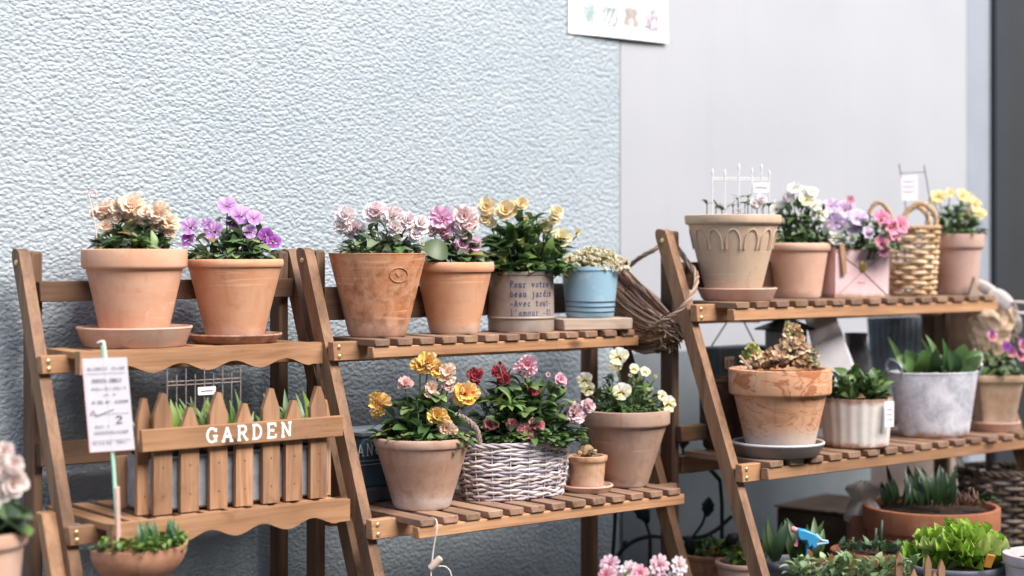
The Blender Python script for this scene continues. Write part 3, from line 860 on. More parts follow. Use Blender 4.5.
p = rk2.spot(0, 521, .080)
TIN = plain('aged_tin', (.33, .265, .225), .6, .35, .25, .28, 16, .0006)
t = thing('potted_pansy', 'grey tin cylinder with blue typewriter words and yellow roselike flowers', 'flower pot', p, 0, POTG)
Y = p.y
h = zat(271, Y) - p.z; r = px2m(66, Y) / 2
mb = MB()
mb.lathe([(r * .5, 0), (r * .99, 0), (r, .003), (r, .022), (r + .0022, .024), (r + .0024, .0255), (r + .0004, .0275), (r * .99, h - .008), (r * .99 + .002, h - .006), (r * .99 + .002, h - .002), (r * .985, h), (r * .95, h - .001), (r * .94, h - .02)], 64)
mb.build('pot', TIN, t)
mb = MB(); mb.lathe([(.001, h - .014), (r * .95, h - .014)], 24, cap_bottom=False); mb.build('soil', M['soil'], t)
mb = MB()
def tin(u, v):
    a = u / r - rad(90) + math.atan2(p.x, p.y) * -1
    return Vector(((r + .0005) * math.cos(a), (r + .0005) * math.sin(a), v))
hh = px2m(6.0, Y) / .80
for k, s in enumerate(("Pour votre", "beau jardin", "-Avec tout-", "l'amour.-01")):
    write(mb, s, tin, hh * .80, .00050, .853, -px2m(10.9, Y), zat(287 + k * 9.55, Y - r) - p.z, 5)
mb.build('lettering', M['navy_ink'], t)
plant(t, Y, None, [(487, 207, 10, 'apricot'), (487, 219, 9, 'apricot'), (506, 211, 12, 'apricot'), (521, 204, 8, 'apricot'), (545, 227, 9, 'butter'), (561, 239, 12, 'butter'), (577, 233, 9, 'butter!'), (556, 213, 8, 'butter'), (554, 220, 7, 'butter'), (510, 231, 5, 'apricot!'), (526, 220, 6, 'apricot!'), (492, 224, 7, 'butter')],
      (476, 572, 212, 272), 260, .046, .021, GREENS * 2 + BRIGHT[2:], 'lance', up=.45, depth=.6)

p = rk2.spot(0, 589, .046)
Y = p.y
mb = MB(); w = px2m(74, Y)
mb.box((-w * .52, -.045, 0), (w * .50, .045, px2m(11.5, Y)), .002)
o = mb.build('wooden_block', M['pale_wood'], None, loc=p); o.rotation_euler = (0, 0, YAW - .28)
tag(o, 'pale wooden block under the light blue bucket', 'wooden block')
p2 = up(p, px2m(11.6, Y)); p2.x -= px2m(-1, Y)
BLUE = NT('blue_enamel')
vec = BLUE.coord(); f = BLUE.noise(vec, 25, 5, .65)
BLUE.col(BLUE.mix(BLUE.ramp(f, [(.58, 0), (.68, .6)]), (.29, .45, .56), (.46, .57, .62))); BLUE.rough(.45); BLUE.bump(f, .0003)
t = thing('potted_alyssum', 'light blue bucket with three dark bands and tiny cream flowers', 'flower pot', p2, 0, POTG)
h = zat(268, Y) - p2.z
pot(t, h, px2m(58, Y) / 2, px2m(48, Y) / 2, BLUE.m, .003, .001, name='pot', wall=.004)
for dz in (.012, .0215, .031):
    rr = px2m(48, Y) / 2 + (px2m(58, Y) - px2m(48, Y)) / 2 * dz / h
    mb = MB(); mb.tube([((rr + .0002) * math.cos(2 * PI * i / 56), (rr + .0002) * math.sin(2 * PI * i / 56), dz) for i in range(56)], .0011, 6, closed=True)
    mb.build('band', plain('dark_blue_band', (.035, .07, .11), .5, .4, 0, .2), t)
mb = MB(); c = at(594, 270, Y) - p2; rx = px2m(36, Y)
dome(mb, c, rx, rx * .7, px2m(16, Y), 60, .018, .006, GREY_GREENS, 'lance', .2, .3, .3, True)
leaf(mb, at(563, 268, Y - .03) - p2, Vector((.35, -.3, -1)), .028, .007, (.30, .32, .12), .1, .2, 'lance', Vector((0, -1, .2)))
mb.build('foliage', M['leaf'], t, True, False)
mb = MB()
for i in range(520):
    d = rnd_dir(.0); u = R.uniform(.8, 1.04)
    q = c + Vector((d.x * rx * u, d.y * rx * .7 * u, d.z * px2m(22, Y) * u * (1 - .25 * abs(d.x))))
    k = R.choice(((.72, .64, .44), (.80, .73, .55), (.62, .52, .32), (.82, .78, .64), (.44, .42, .22)))
    for j in range(4):
        q2 = q + Vector((R.uniform(-1, 1), R.uniform(-1, 1), R.uniform(-1, 1))) * .0032
        mb.ball(q2, R.uniform(.0018, .0032), 1, 1, 1, 5, 3, vary(k, .15))
o = mb.build('flower_head', M['petal'], t); o['kind'] = 'stuff'

# ---- rack one, lower shelf: picket planter
pl = rk1.spot(1, 239, .070)
t = thing('picket_planter', 'small picket fence planter with white capitals and green leaves inside', 'planter', pl, YAW, None)
wl, wr = rk1.spot(1, 141, .030), rk1.spot(1, 340, .030)
Lp = (wr - wl).length
toloc = lambda w: Matrix.Rotation(-YAW, 4, 'Z') @ (Vector(w) - pl)
xl, xr = toloc(wl).x, toloc(wr).x
yf = toloc(wl).y
def zl(y, px):  # height above shelf of pixel y at planter front under column px
    Pq = rk1.spot(1, px, .030)
    return zat(y, Pq.y) - pl.z
tops = [(150, 399), (163.5, 393), (190.5, 407), (219, 392), (245, 403), (271.5, 388), (294.5, 400), (319, 386), (331, 400)]
for i, (px, ty) in enumerate(tops):
    w = rk1.spot(1, px, .030); q = toloc(w)
    wd = .0158 if i not in (0, 8) else .012
    ztop = zl(ty, px); z0 = .002
    yy = yf + (0 if i not in (0, 8) else .018)
    mb = MB(); j = R.uniform(-.001, .001)
    poly = [(q.x - wd + j, z0), (q.x + wd * .96 + j, z0), (q.x + wd * .96, ztop - .034), (q.x + .004, ztop - .001), (q.x - .003, ztop), (q.x - wd, ztop - .034)]
    k = R.uniform(.85, 1.12)
    mb.prism(poly, yy, yy + .009, col=(k, k, k))
    o = mb.build('picket', M['picket_wood'], t, False)
    mb = MB()
    for zz in (.03, .075):
        mb.ball((q.x, yy - .0005, zz), .0014, 1, .6, 1, 6, 4)
    mb.build('nail', M['rust_metal'], o)
za, zb = zl(452, 141), zl(429.5, 141)
mb = MB(); mb.box((xl - .004, yf - .011, za), (xr, yf - .0006, zb), .0015)
rail = mb.build('cross_rail', M['picket_wood'] if False else M['wood_x'], t)
mb = MB()
qa = toloc(rk1.spot(1, 203, .030)); qb = toloc(rk1.spot(1, 288, .030))
hcap = px2m(13.5, pl.y)
wtot = qb.x - qa.x
write(mb, "GARDEN", lambda u, v: Vector((qa.x + u, yf - .0114, za + (zb - za) * .22 + v)), hcap, .0023, wtot / (hcap * 6 * (.72 + .20)) , 0, 0, 6, .24)
o = mb.build('lettering', M['paint_white'], t); o.scale = (1, .2, 1); o.location.y = (yf - .0114) * .8
# zinc liner and box behind the pickets
mb = MB(); mb.box((xl + .022, yf + .014, .004), (xr - .012, yf + .095, .088), .004)
mb.build('liner', plain('zinc_liner', (.34, .36, .40), .4, .5, .3, .3, 40), t)
mb = MB(); mb.box((xl + .028, yf + .018, .0881), (xr - .018, yf + .09, .0925), .001); mb.build('soil', M['soil'], t)
mb = MB(); mb.box((xl + .006, yf + .097, .002), (xr - .01, yf + .106, .085), .001); mb.build('back_board', M['picket_wood'], t)
mb = MB()
for i in range(70):
    x = R.uniform(xl + .02, xr - .02); y = R.uniform(yf + .02, yf + .08)
    L = R.uniform(.05, .10)
    d = Vector((R.uniform(-.45, .45), R.uniform(-.35, .25), 1))
    leaf(mb, Vector((x, y, .088)), d, L, R.uniform(.010, .019), vary(R.choice(BRIGHT + GREENS), .25), R.uniform(0, .4), .4, 'lance', Vector((R.uniform(-.5, .5), -1, .2)))
mb.build('foliage', M['leaf'], t, True, False)
# little wire fence with a tag standing in the planter
w = rk1.spot(1, 205, .085); w.z = pl.z + .0925
t = thing('wire_fence_ornament', 'little rusty wire fence with a pale tag standing in the picket planter', 'ornament', w, YAW)
mb = MB(); xs = [-.067 + i * .0165 for i in range(9)]
zt = zat(380, w.y) - w.z
for i, x in enumerate(xs):
    mb.tube([(x, 0, -.006), (x, 0, zt + (.020 if i % 2 == 0 else .010))], .0009, 6)
for zz in (zt, zt - .006):
    mb.tube([(xs[0], .0012, zz), (xs[-1], .0012, zz)], .0009, 6)
mb.build('fence_wire', plain('pale_wire', (.26, .21, .19), .6, .3, .1, .3, 150), t)
mb = MB(); mb.box((-.014, -.003, zt - .024), (.018, -.0015, zt - .011), .0005); tg = mb.build('tag', M['card'], t)
mb = MB(); mb.tube([(-.009, -.0033, zt - .0175), (.002, -.0033, zt - .017), (.013, -.0033, zt - .0175)], .0008, 5); mb.build('scribble', M['ink'], tg)

# ---- half round bowl hung from the scalloped front board, and the sign on a stake in it
p = rk1.spot(1, 137, -.001); p.z = .296
Y = p.y - .03
t = thing('hanging_bowl_planter', 'half round terracotta bowl of succulents hung on the scalloped board', 'planter', p, YAW, None)
rb = px2m(100, Y) / 2 * .98
mb = MB()
pts = []
for i in range(9):
    th = i / 8 * PI / 2
    row = []
    for j in range(25):
        a = PI + PI * j / 24
        rr = rb * math.cos(th) if i < 8 else .001
        row.append((rr * math.cos(a) * 1.05, rr * math.sin(a) * .9 - .001, -rb * .82 * math.sin(th)))
    pts.append(row)
mb.grid(pts)
pts2 = [[(q[0] * .9, q[1] * .9 - .004, q[2] * .9) for q in row] for row in pts]
mb.grid(pts2)
mb.grid([pts[0], pts2[0]])
n_ = [(rb * 1.05 * math.cos(PI * j / 24), -.0012, -rb * .82 * math.sin(PI * j / 24)) for j in range(25)]
b_ = len(mb.v)
for q in n_: mb.vert(q)
mb.f.append(tuple(b_ + i for i in range(25)))
mb.build('bowl', terracotta('terracotta_bowl', (.40, .19, .11), (.30, .13, .07), (.5, .8), 0, scale=14), t, auto=False)
mb = MB()
mb.grid([[(rb * .92 * k * math.cos(PI + PI * j / 16), rb * .78 * k * math.sin(PI + PI * j / 16) - .004, -.010) for j in range(17)] for k in (.02, .5, 1)])
mb.build('soil', M['soil'], t, auto=False)
mb = MB()
for i in range(230):
    a = R.uniform(PI, 2 * PI); k = math.sqrt(R.random()) * 1.04
    q = Vector((rb * k * math.cos(a), rb * .88 * k * math.sin(a) - .003, R.uniform(-.006, .014)))
    leaf(mb, q, Vector((R.uniform(-1, 1), R.uniform(-1, .5), R.uniform(.1, 1))), R.uniform(.008, .014), R.uniform(.006, .010), vary(R.choice(BRIGHT), .25), .2, .3, 'round')
for i in range(16):
    x = R.uniform(-.015, .055)
    leaf(mb, Vector((x, -.02 + R.uniform(-.015, .01), -.005)), Vector((R.uniform(-.6, .7), R.uniform(-.3, .3), 1)), R.uniform(.03, .05), .009, vary((.05, .12, .04), .2), .15, .5, 'lance', Vector((R.uniform(-.5, .5), -1, 0)))
mb.build('foliage', M['leaf'], t, True, False)

Ys = p.y - .035
t = thing('plant_sign', 'white card sign on a mint and pink stake in the hanging bowl', 'sign', at(117, 542, Ys), 0)
base = t.location
lp = lambda px, y, dy=0.0: at(px, y, Ys) + Vector((0, dy, 0)) - base
mb = MB(); mb.tube(smooth_path([lp(117, 520), lp(111, 430), lp(106, 380), lp(102.5, 345)], 6), px2m(4.2, Ys), 8, flat=.5)
mb.build('stake', M['mint'], t)
mb = MB(); mb.tube([lp(117, 487), lp(118.3, 540)], px2m(4.6, Ys), 8, flat=.6); mb.build('stake_foot', M['pink_wood'], t)
mb = MB(); mb.tube(smooth_path([lp(98, 343), lp(103, 341.5), lp(104.5, 346), lp(106, 358)], 5), px2m(4.2, Ys), 8, flat=.3); mb.build('strap', plain('pale_strap', (.62, .66, .56), .7, .2, 0, .06), t)
def quad_slab(mb, pts, d):
    b = len(mb.v)
    for q in pts: mb.vert(q)
    for q in pts: mb.vert(q + Vector((0, d, 0)))
    mb.f += [(b, b + 1, b + 2, b + 3), (b + 7, b + 6, b + 5, b + 4)]
    for i in range(4):
        j = (i + 1) % 4
        mb.f.append((b + j, b + i, b + 4 + i, b + 4 + j))
mb = MB(); quad_slab(mb, [lp(83, 358.5, -.006), lp(127.5, 357, -.006), lp(135.5, 449, -.006), lp(91, 452, -.006)], .0012)
cd = mb.build('card', M['card'], t, False)
mb = MB(); mb.tube([lp(83, 358.5, -.0062), lp(91, 452, -.0062)], .0008, 5); mb.tube([lp(91, 452, -.0062), lp(135.5, 449, -.0062)], .0006, 5)
mb.build('card_edge', M['pink_edge'], cd)
mb = MB()
def card(u, v): # u 0..1 across, v 0..1 down
    a = lp(83, 358.5, -.0067) * (1 - u) + lp(127.5, 357, -.0067) * u
    b = lp(91, 452, -.0067) * (1 - u) + lp(135.5, 449, -.0067) * u
    return a * (1 - v) + b * v
for v, u0, u1, hgt in ((.11, .10, .92, .035), (.24, .18, .84, .045), (.325, .16, .92, .03), (.395, .42, .66, .022), (.47, .14, .94, .032), (.73, .18, .48, .028), (.795, .14, .90, .032), (.91, .10, .48, .02), (.91, .62, .9, .02)):
    u = u0
    while u < u1:
        wd = R.uniform(.022, .036)
        if R.random() > .13:
            k = R.randrange(4)
            if k == 0: pp = [(u, v + hgt / 2), (u + wd * .5, v - hgt / 2), (u + wd, v + hgt / 2)]
            elif k == 1: pp = [(u, v - hgt / 2), (u, v + hgt / 2), (u + wd * .8, v + hgt / 2)]
            elif k == 2: pp = [(u + wd * .8, v - hgt / 2), (u, v), (u + wd * .8, v + hgt / 2)]
            else: pp = [(u, v + hgt / 2), (u, v - hgt / 2), (u + wd * .7, v - hgt * .3), (u + wd * .7, v + hgt / 2)]
            mb.tube([card(*q) for q in pp], .00024, 4)
        u += wd * 1.35
for v in (.165, .60, .885):
    mb.tube([card(.06, v), card(.94, v)], .00022, 4)
mb.tube(smooth_path([card(.08, .60), card(.16, .56), card(.22, .62), card(.4, .585), (card(.62, .555))], 4), .0004, 4)
mb.tube([card(x, y) for x, y in [(.62 + .16 * a / .8, .70 - .07 * b) for a, b in G['2'][0]]], .0007, 5)
mb.build('lettering', M['ink'], cd)

# ---- far left pot of pink flowers
p = Vector(at(-34, 530, 2.28)); Y = 2.28
p.z = 0
t = thing('potted_begonia', 'terracotta pot of pale pink rosettes cut off by the left edge', 'flower pot', p, 0, POTG)
pot(t, zat(530, Y), px2m(120, Y) / 2, .04, T_PEACH, .022, .006)
plant(t, Y, None, [(4, 452, 11, 'begonia'), (14, 464, 11, 'begonia'), (14, 484, 14, 'begonia'), (-8, 470, 14, 'begonia'), (3, 492, 12, 'begonia'), (-20, 455, 14, 'begonia'), (-6, 505, 11, 'begonia'), (2, 472, 10, 'begonia'), (-26, 490, 12, 'begonia')],
      (-80, 20, 480, 530), 60, .06, .05, GREY_GREENS + BRIGHT[2:], 'round', up=.2)

# ---- rack two, lower shelf
p = rk2.spot(1, 374, .235)
Y = p.y
TB = plain('blue_tin_paint', (.055, .12, .17), .5, .4, 0, .25, 30, .0004)
t = thing('blue_tin', 'dark blue planter tin with white capitals behind the ochre flowered pot', 'tin', p, YAW)
h = zat(428, Y) - p.z
w = px2m(62, Y) / 2
mb = MB(); mb.box((-w, -.045, .028), (w, .045, h - .008), .005); mb.build('tin_body', TB, t)
mb = MB(); mb.box((-w * .98, -.044, 0), (w * .98, .044, .029), .006); mb.build('tin_foot', plain('weathered_zinc', (.13, .15, .16), .6, .4, .3, .4, 25), t)
mb = MB(); mb.box((-w - .002, -.047, h - .009), (w + .002, .047, h), .002); mb.build('tin_lip', plain('pale_zinc', (.28, .32, .35), .5, .4, .3, .3, 25), t)
def tinf(u, v): return Vector((u, -.0457, v))
x0 = (Matrix.Rotation(-YAW, 4, 'Z') @ (rk2.spot(1, 357, .19) - p)).x
mb = MB(); write(mb, "ANO", tinf, px2m(11.5, Y), .0009, 1.0, x0, zat(454, Y - .04) - p.z, 6, .2)
for yy in (459, 463):
    mb.tube([tinf(x0, zat(yy, Y - .04) - p.z), tinf(x0 + px2m(50, Y), zat(yy, Y - .04) - p.z)], .0005, 4)
mb.build('lettering', M['paint_white'], t)

p = rk2.spot(1, 422, .105)
t, Y = potted('potted_pansy', 'weathered pink brown pot with ochre and peach ruffled flowers', 'flower pot', p, 436, 98, 57, T_TAUPE, 9, 2.5, rolled=True, wall=.01)
plant(t, Y, None, [(379, 404, 15, 'amber'), (428, 362, 12, 'amber'), (438, 370, 11, 'amber'), (447, 373, 11, 'coral'), (405, 384, 9, 'salmon'), (431, 389, 10, 'coral'), (466, 394, 15, 'amber'), (437, 417, 13, 'amber'), (446, 428, 11, 'coral'), (420, 366, 9, 'amber'), (448, 385, 8, 'salmon'), (452, 398, 6, 'salmon!')],
      (378, 468, 384, 442), 190, .044, .030, GREENS * 2 + GREY_GREENS[:2], up=.3, depth=.7)

# basket of red flowers
p = rk2.spot(1, 513, .115); Y = p.y
def weave(mb, h, rfun, rows, stakes, wr, sr, cols, seg=4, jitter=.001, sx=1.0, sy=1.0, pair=True):
    for k in range(rows):
        z = h * (k + .5) / rows
        n = stakes * seg
        path, cc = [], []
        base = R.choice(cols); ph = R.uniform(0, .3)
        for i in range(n):
            a = 2 * PI * i / n
            s = math.cos(PI * i / seg + PI * k)
            r = rfun(z) + s * (wr + sr) * .75
            path.append((r * math.cos(a) * sx, r * math.sin(a) * sy, z + R.uniform(-1, 1) * jitter + .0012 * math.sin(3 * a + k)))
            q = 1 + .18 * math.sin(9 * a + k * 2.3)
            cc.append((base[0] * q, base[1] * q, base[2] * q))
        mb.tube(path, [wr * R.uniform(.86, 1.12) for _ in path], 6, cc, closed=True)
def stakes_(mb, h, rfun, n, sr, cols, sx=1.0, sy=1.0):
    for i in range(n):
        a = 2 * PI * i / n
        mb.tube([((rfun(z)) * math.cos(a) * sx, (rfun(z)) * math.sin(a) * sy, z) for z in [h * j / 6 for j in range(7)]], sr, 6, R.choice(cols))
def braid(mb, path, r, cols, strands=3, turns=8):
    path = [Vector(q) for q in path]
    n = len(path)
    for s in range(strands):
        out = []
        for i in range(n):
            t_ = (path[min(i + 1, n - 1)] - path[max(i - 1, 0)]).normalized()
            u = t_.orthogonal() if abs(t_.y) > .9 else t_.cross(Vector((0, 1, 0))).normalized()
            w_ = t_.cross(u).normalized()
            a = 2 * PI * (s / strands + turns * i / n)
            out.append(path[i] + u * (math.cos(a) * r * .75) + w_ * (math.sin(a) * r * .75))
        mb.tube(out, r * .62, 6, R.choice(cols))
WHITEW = [(.58, .52, .52), (.66, .60, .58), (.46, .40, .43), (.52, .44, .42), (.36, .31, .36), (.62, .56, .57)]
t = thing('flower_basket', 'whitewashed wicker basket of red and pink ruffled flowers', 'basket', p, YAW - .12)
h = zat(441, Y) - p.z
rt, rb = px2m(119, Y) / 2, px2m(108, Y) / 2
rf = lambda z: rb + (rt - rb) * z / h + .004 * math.sin(PI * z / h)
mb = MB(); weave(mb, h - .003, rf, 18, 19, .0029, .0013, WHITEW, 4, .0017, 1.0, .62)
mb.build('weave', M['twig'], t)
mb = MB(); stakes_(mb, h, lambda z: rf(z) + .004, 19, .0010, WHITEW[:2], 1.0, .62); mb.build('stakes', M['twig'], t)
mb = MB(); braid(mb, [((rt + .002) * math.cos(2 * PI * i / 120), (rt + .002) * .62 * math.sin(2 * PI * i / 120), h) for i in range(121)], .0036, WHITEW, 3, 9); mb.build('rim', M['twig'], t)
mb = MB(); mb.lathe([(.001, h - .012), (rt * .95, h - .012)], 30, sy=.62, cap_bottom=False); mb.lathe([(.001, .003), (rb * .97, .003)], 30, sy=.62, cap_bottom=False); mb.build('soil', M['soil'], t)
mb = MB(); ang = YAW - .12
wl = lambda v: Matrix.Rotation(-ang, 4, 'Z') @ (Vector(v) - p)
hx = -rt * .84
hpth = smooth_path([(hx, -.035, h - .01), (hx - .006, -.03, h + .03), (hx - .03, -.01, h + .052), (hx - .035, .02, h + .045), (hx - .02, .035, h - .01)], 10)
braid(mb, hpth, .0045, [(.30, .22, .20), (.36, .27, .24)], 3, 7); mb.build('handle', M['twig'], t)
rz_save = t.rotation_euler.z
t.rotation_euler.z = 0
flw = [(476, 376, 10, 'crimson'), (499, 372, 8, 'crimson'), (505, 381, 7, 'crimson'), (527, 366, 12, 'candy'), (535, 391, 7, 'crimson'), (490, 426, 9, 'red_pink'), (527, 433, 11, 'red_pink'), (537, 426, 9, 'red_pink'), (548, 375, 6, 'shell!'), (560, 380, 7, 'candy'), (575, 414, 12, 'shell'), (588, 406, 8, 'shell'), (525, 386, 5, 'red_pink!'), (551, 386, 5, 'shell!'), (500, 364, 5, 'crimson!'), (512, 424, 6, 'red_pink')]
def fresh(mb, c, rx, rz):
    q = at(510, 408, Y - .075) - t.location
    for i in range(11):
        a = i * 2.4
        leaf(mb, q, Vector((math.cos(a), -.3 + .4 * math.sin(a), .55 + .4 * math.sin(a))), R.uniform(.028, .042), .013, vary((.15, .25, .07), .15), .3, .3, 'lance')
fo = plant(t, Y, None, flw, (466, 580, 372, 440), 330, .042, .025, GREENS * 2 + [(.08, .14, .05)], up=.35, depth=.52, extra=fresh)
for ch in list(t.children):
    if ch.name.startswith(('flower', 'foliage')) and ch.type == 'MESH' and 'weave' not in ch.name:
        ch.matrix_basis = Matrix.Rotation(-rz_save, 4, 'Z') @ ch.matrix_basis
t.rotation_euler.z = rz_save

p = rk2.spot(1, 587, .075); Y = p.y
saucer(p, px2m(53, Y) / 2, .012, T_SAUC, 'small pink terracotta saucer under the tiny pot beside the basket')
t, Y = potted('potted_succulent', 'tiny terracotta pot with a shrivelled bulb sprouting a green tip', 'flower pot', up(p, .0062), 455, 41, 33, T_SMALL, 7, 2)
mb = MB(); c = at(586, 452, Y) - t.location
mb.ball(c + V(0, 0, .002), .012, 1, 1, 1.0, 10, 8, (.34, .22, .12), .25)
for i in range(10): mb.ball(c + Vector((R.uniform(-.016, .016), R.uniform(-.016, .016), R.uniform(-.005, .004))), R.uniform(.003, .006), 1, 1, .7, 6, 4, vary((.42, .30, .18), .3), .2)
for i in range(12): mb.tube([c + V(R.uniform(-.008, .008), -.004, .005), c + V(R.uniform(-.018, .018), -.012, R.uniform(-.004, .008))], .0008, 4, (.36, .26, .16))
mb.build('bulb', M['twig'], t)
mb = MB()
for i in range(7): leaf(mb, c + V(R.uniform(-.003, .003), 0, .010), V(R.uniform(-.5, .5), R.uniform(-.4, .3), 1), R.uniform(.014, .024), .008, vary((.055, .10, .05), .2), .1, .4, 'lance', V(R.uniform(-.4, .4), -1, .1))
mb.build('foliage', M['leaf'], t, True, False)

p = rk2.spot(1, 626, .085)
t, Y = potted('potted_viola', 'large greyish terracotta pot with yellow and white violas', 'flower pot', p, 409, 88, 44, T_GREY, 16, 3.5, wall=.01)
plant(t, Y, None, [(619, 357, 11, 'viola'), (616, 366, 8, 'viola'), (585, 380, 9, 'viola'), (588, 389, 8, 'viola'), (622, 392, 10, 'viola'), (668, 404, 10, 'viola'), (634, 369, 6, 'viola'), (645, 372, 6, 'viola'), (655, 377, 5, 'viola!'), (630, 376, 5, 'viola!'), (648, 390, 5, 'viola!'), (662, 396, 6, 'viola')],
      (590, 662, 372, 411), 200, .026, .013, GREENS + GREY_GREENS[:2] + BRIGHT[2:], up=.5, depth=.75)

# cord with a wooden bead hanging from the lower front board
pc = rk2.spot(1, 437, -.014); Yc = pc.y
t = thing('cord_toggle', 'pale cord with a wooden toggle hanging off the lower middle shelf', 'cord', at(436, 523, Yc))
b = t.location
q = lambda px, y, dy=0: at(px, y, Yc) + V(0, dy, 0) - b
mb = MB(); mb.tube(smooth_path([q(431, 520.5, .03), q(436, 521, .008), q(437, 528, -.002), q(434, 545), q(432, 562), q(431, 580), q(434, 600)], 6), .0013, 6)
mb.tube(smooth_path([q(438, 566), q(446, 567), q(451, 574), q(452, 590), q(446, 604)], 6), .0012, 6)
mb.build('string', M['cord'], t)
mb = MB()
a, c = q(429.5, 569), q(441, 557.5); dd = (c - a)
mb.tube([a, a + dd * .06, a + dd * .5, a + dd * .94, c], [.0035, .0055, .0062, .0055, .0035], 14); mb.build('toggle', plain('pale_toggle', (.66, .50, .40), .6, .3, 0, .1), t)

# ---- twig basket hung on the leg of the right rack
Yb = 3.35
t = thing('twig_basket', 'brown twig basket hanging by its looped handle from the rack leg', 'basket', at(645, 310, Yb))
b = t.location
A_, B_ = at(619, 268, Yb + .12) - b, at(683, 328, Yb - .13) - b
ax = (B_ - A_); ctr = (A_ + B_) / 2; L_ = ax.length / 2; axn = ax.normalized()
dn = Vector((-.62, -.02, -.76)); dn = (dn - axn * dn.dot(axn)).normalized()      # bulges down and to the left
sd = axn.cross(dn).normalized()
TW = [(.15, .07, .04), (.24, .13, .08), (.33, .21, .14), (.10, .05, .03), (.50, .37, .27)]
Ra, Rb_ = px2m(50, Yb), px2m(27, Yb)
def bowl_pt(s_, f, k=1.0):
    w_ = math.sqrt(max(0.0, 1 - min(1, abs(s_)) ** 3.0)) * .9 + .1
    return ctr + axn * (s_ * L_) + dn * (math.cos(f) * w_ * k * Ra) + sd * (math.sin(f) * w_ * k * Rb_)
mb = MB(); mb.grid([[bowl_pt(-.97 + 1.94 * j / 12, rad(-92 + 184 * i / 18), .95) for j in range(13)] for i in range(19)], [[(.045, .025, .018)] * 13] * 19)
mb.build('lining', M['twig'], t, True, False)
mb = MB()
for i in range(124):
    f = rad(-95 + 190 * i / 123 + R.uniform(-2.5, 2.5)); col = vary(R.choice(TW), .2)
    k = R.uniform(.95, 1.05)
    s0, s1 = -1 + R.uniform(-.02, .1), 1 + R.uniform(-.12, .09)
    sl = R.uniform(-.12, .12)
    path = [bowl_pt(s0 + (s1 - s0) * j / 10, f + sl * (j / 10 - .5), k) + V(R.uniform(-1, 1), R.uniform(-1, 1), R.uniform(-1, 1)) * .0009 for j in range(11)]
    mb.tube(path, [R.uniform(.0012, .0024) for _ in path], 6, col)
for s_ in (-.55, .0, .5, .85):
    mb.tube([bowl_pt(s_ + .012 * math.sin(f * .25), rad(f), 1.0 + .035 * math.sin(f * .21)) for f in range(-95, 96, 6)], .0015, 5, R.choice(TW[:3]))
for i in range(34):
    q0 = bowl_pt(R.uniform(.86, 1.0), rad(R.uniform(-95, 60)), R.uniform(.7, 1.0))
    mb.tube([q0, q0 + axn * R.uniform(.008, .022) + V(R.uniform(-.012, .012), R.uniform(-.012, .005), R.uniform(-.008, .008))], .0013, 5, (.42, .29, .19))
mb.build('basket_bowl', M['twig'], t)
mb = MB()
rim = [ctr + axn * (math.cos(2 * PI * i / 40) * L_) + sd * (math.sin(2 * PI * i / 40) * Rb_ * 1.02) for i in range(41)]
braid(mb, rim, .0034, TW[1:3] + TW[4:], 3, 9); mb.build('rim', M['twig'], t)
mb = MB()
hp = [(618, 276, .10), (628, 267, .08), (641, 257, .04), (654, 250, .02), (663, 244, .02), (676, 247, .0), (687, 262, -.10), (696, 274, -.16), (695, 288, -.21), (688, 301, -.24), (676, 313, -.24), (664, 320, -.23), (656, 324, -.20), (648, 328, -.12)]
braid(mb, smooth_path([at(x, y, Yb + dy) - b for x, y, dy in hp], 8), .0036, [(.34, .23, .16), (.42, .31, .23), (.26, .16, .11)], 4, 7); mb.build('handle', M['twig'], t)

# ---- rack three, upper shelf
p = rk3.spot(0, 737, .074); Y = p.y
saucer(p, px2m(80, Y) / 2, .024, T_SAUC, 'smooth pink saucer under the beige pot with raised arches')
p1 = up(p, .0062); p1.x -= px2m(4, Y)
t, Y = potted('potted_seedling', 'tall beige clay pot with a frieze of raised arches and sparse seedlings', 'flower pot', p1, 215, 96, 54, T_BEIGE, 10, 3.5, wall=.01)
h = zat(215, Y) - p1.z; rt_, rb_ = px2m(96 - 7, Y) / 2, px2m(54, Y) / 2
mb = MB()
zb_ = h - px2m(11, Y)
for i in range(14):
    a0 = 2 * PI * i / 14 + .1
    path = []
    for j in range(13):
        f = PI * j / 12
        a = a0 + math.cos(f) * .17
        z = zb_ - .034 + (.027 * math.sin(f) if 0 < j < 12 else -.010)
        r = rb_ + (rt_ - rb_) * z / (h - .02) + .0005
        path.append((r * math.cos(a), r * math.sin(a), z))
    mb.tube(path, [.0022] + [.0016] * 11 + [.0022], 6)
mb.build('arch_relief', T_BEIGE, t)
mb = MB(); c = V(0, 0, h - .012)
for (px, y) in ((707, 205), (716, 208), (738, 200), (745, 204), (752, 206), (757, 203), (763, 208), (733, 207), (748, 198), (722, 211), (769, 207)):
    q = at(px, y, Y - R.uniform(-.02, .04)) - t.location
    mb.tube([V(q.x, q.y, h - .014), q], .001, 5, (.12, .17, .08))
    for j in range(4): leaf(mb, q, V(R.uniform(-1, 1), R.uniform(-1, .4), R.uniform(.1, .9)), R.uniform(.013, .022), .009, vary(R.choice(GREY_GREENS + BRIGHT[2:]), .3), .3, .2, 'lance')
mb.build('foliage', M['leaf'], t, True, False)
for px, y in ((762, 199), (755, 204)):
    flower(t, at(px, y, Y - .03), px2m(5.5, Y), 'white_pink')
w = at(741, 216, Y - .012)
t = thing('wire_fence_ornament', 'little white picket wire fence with a tag standing in the beige pot', 'ornament', w, .12)
mb = MB(); xs = [px2m(k, Y) for k in (-29, -16.5, -2, 11, 21, 29)]
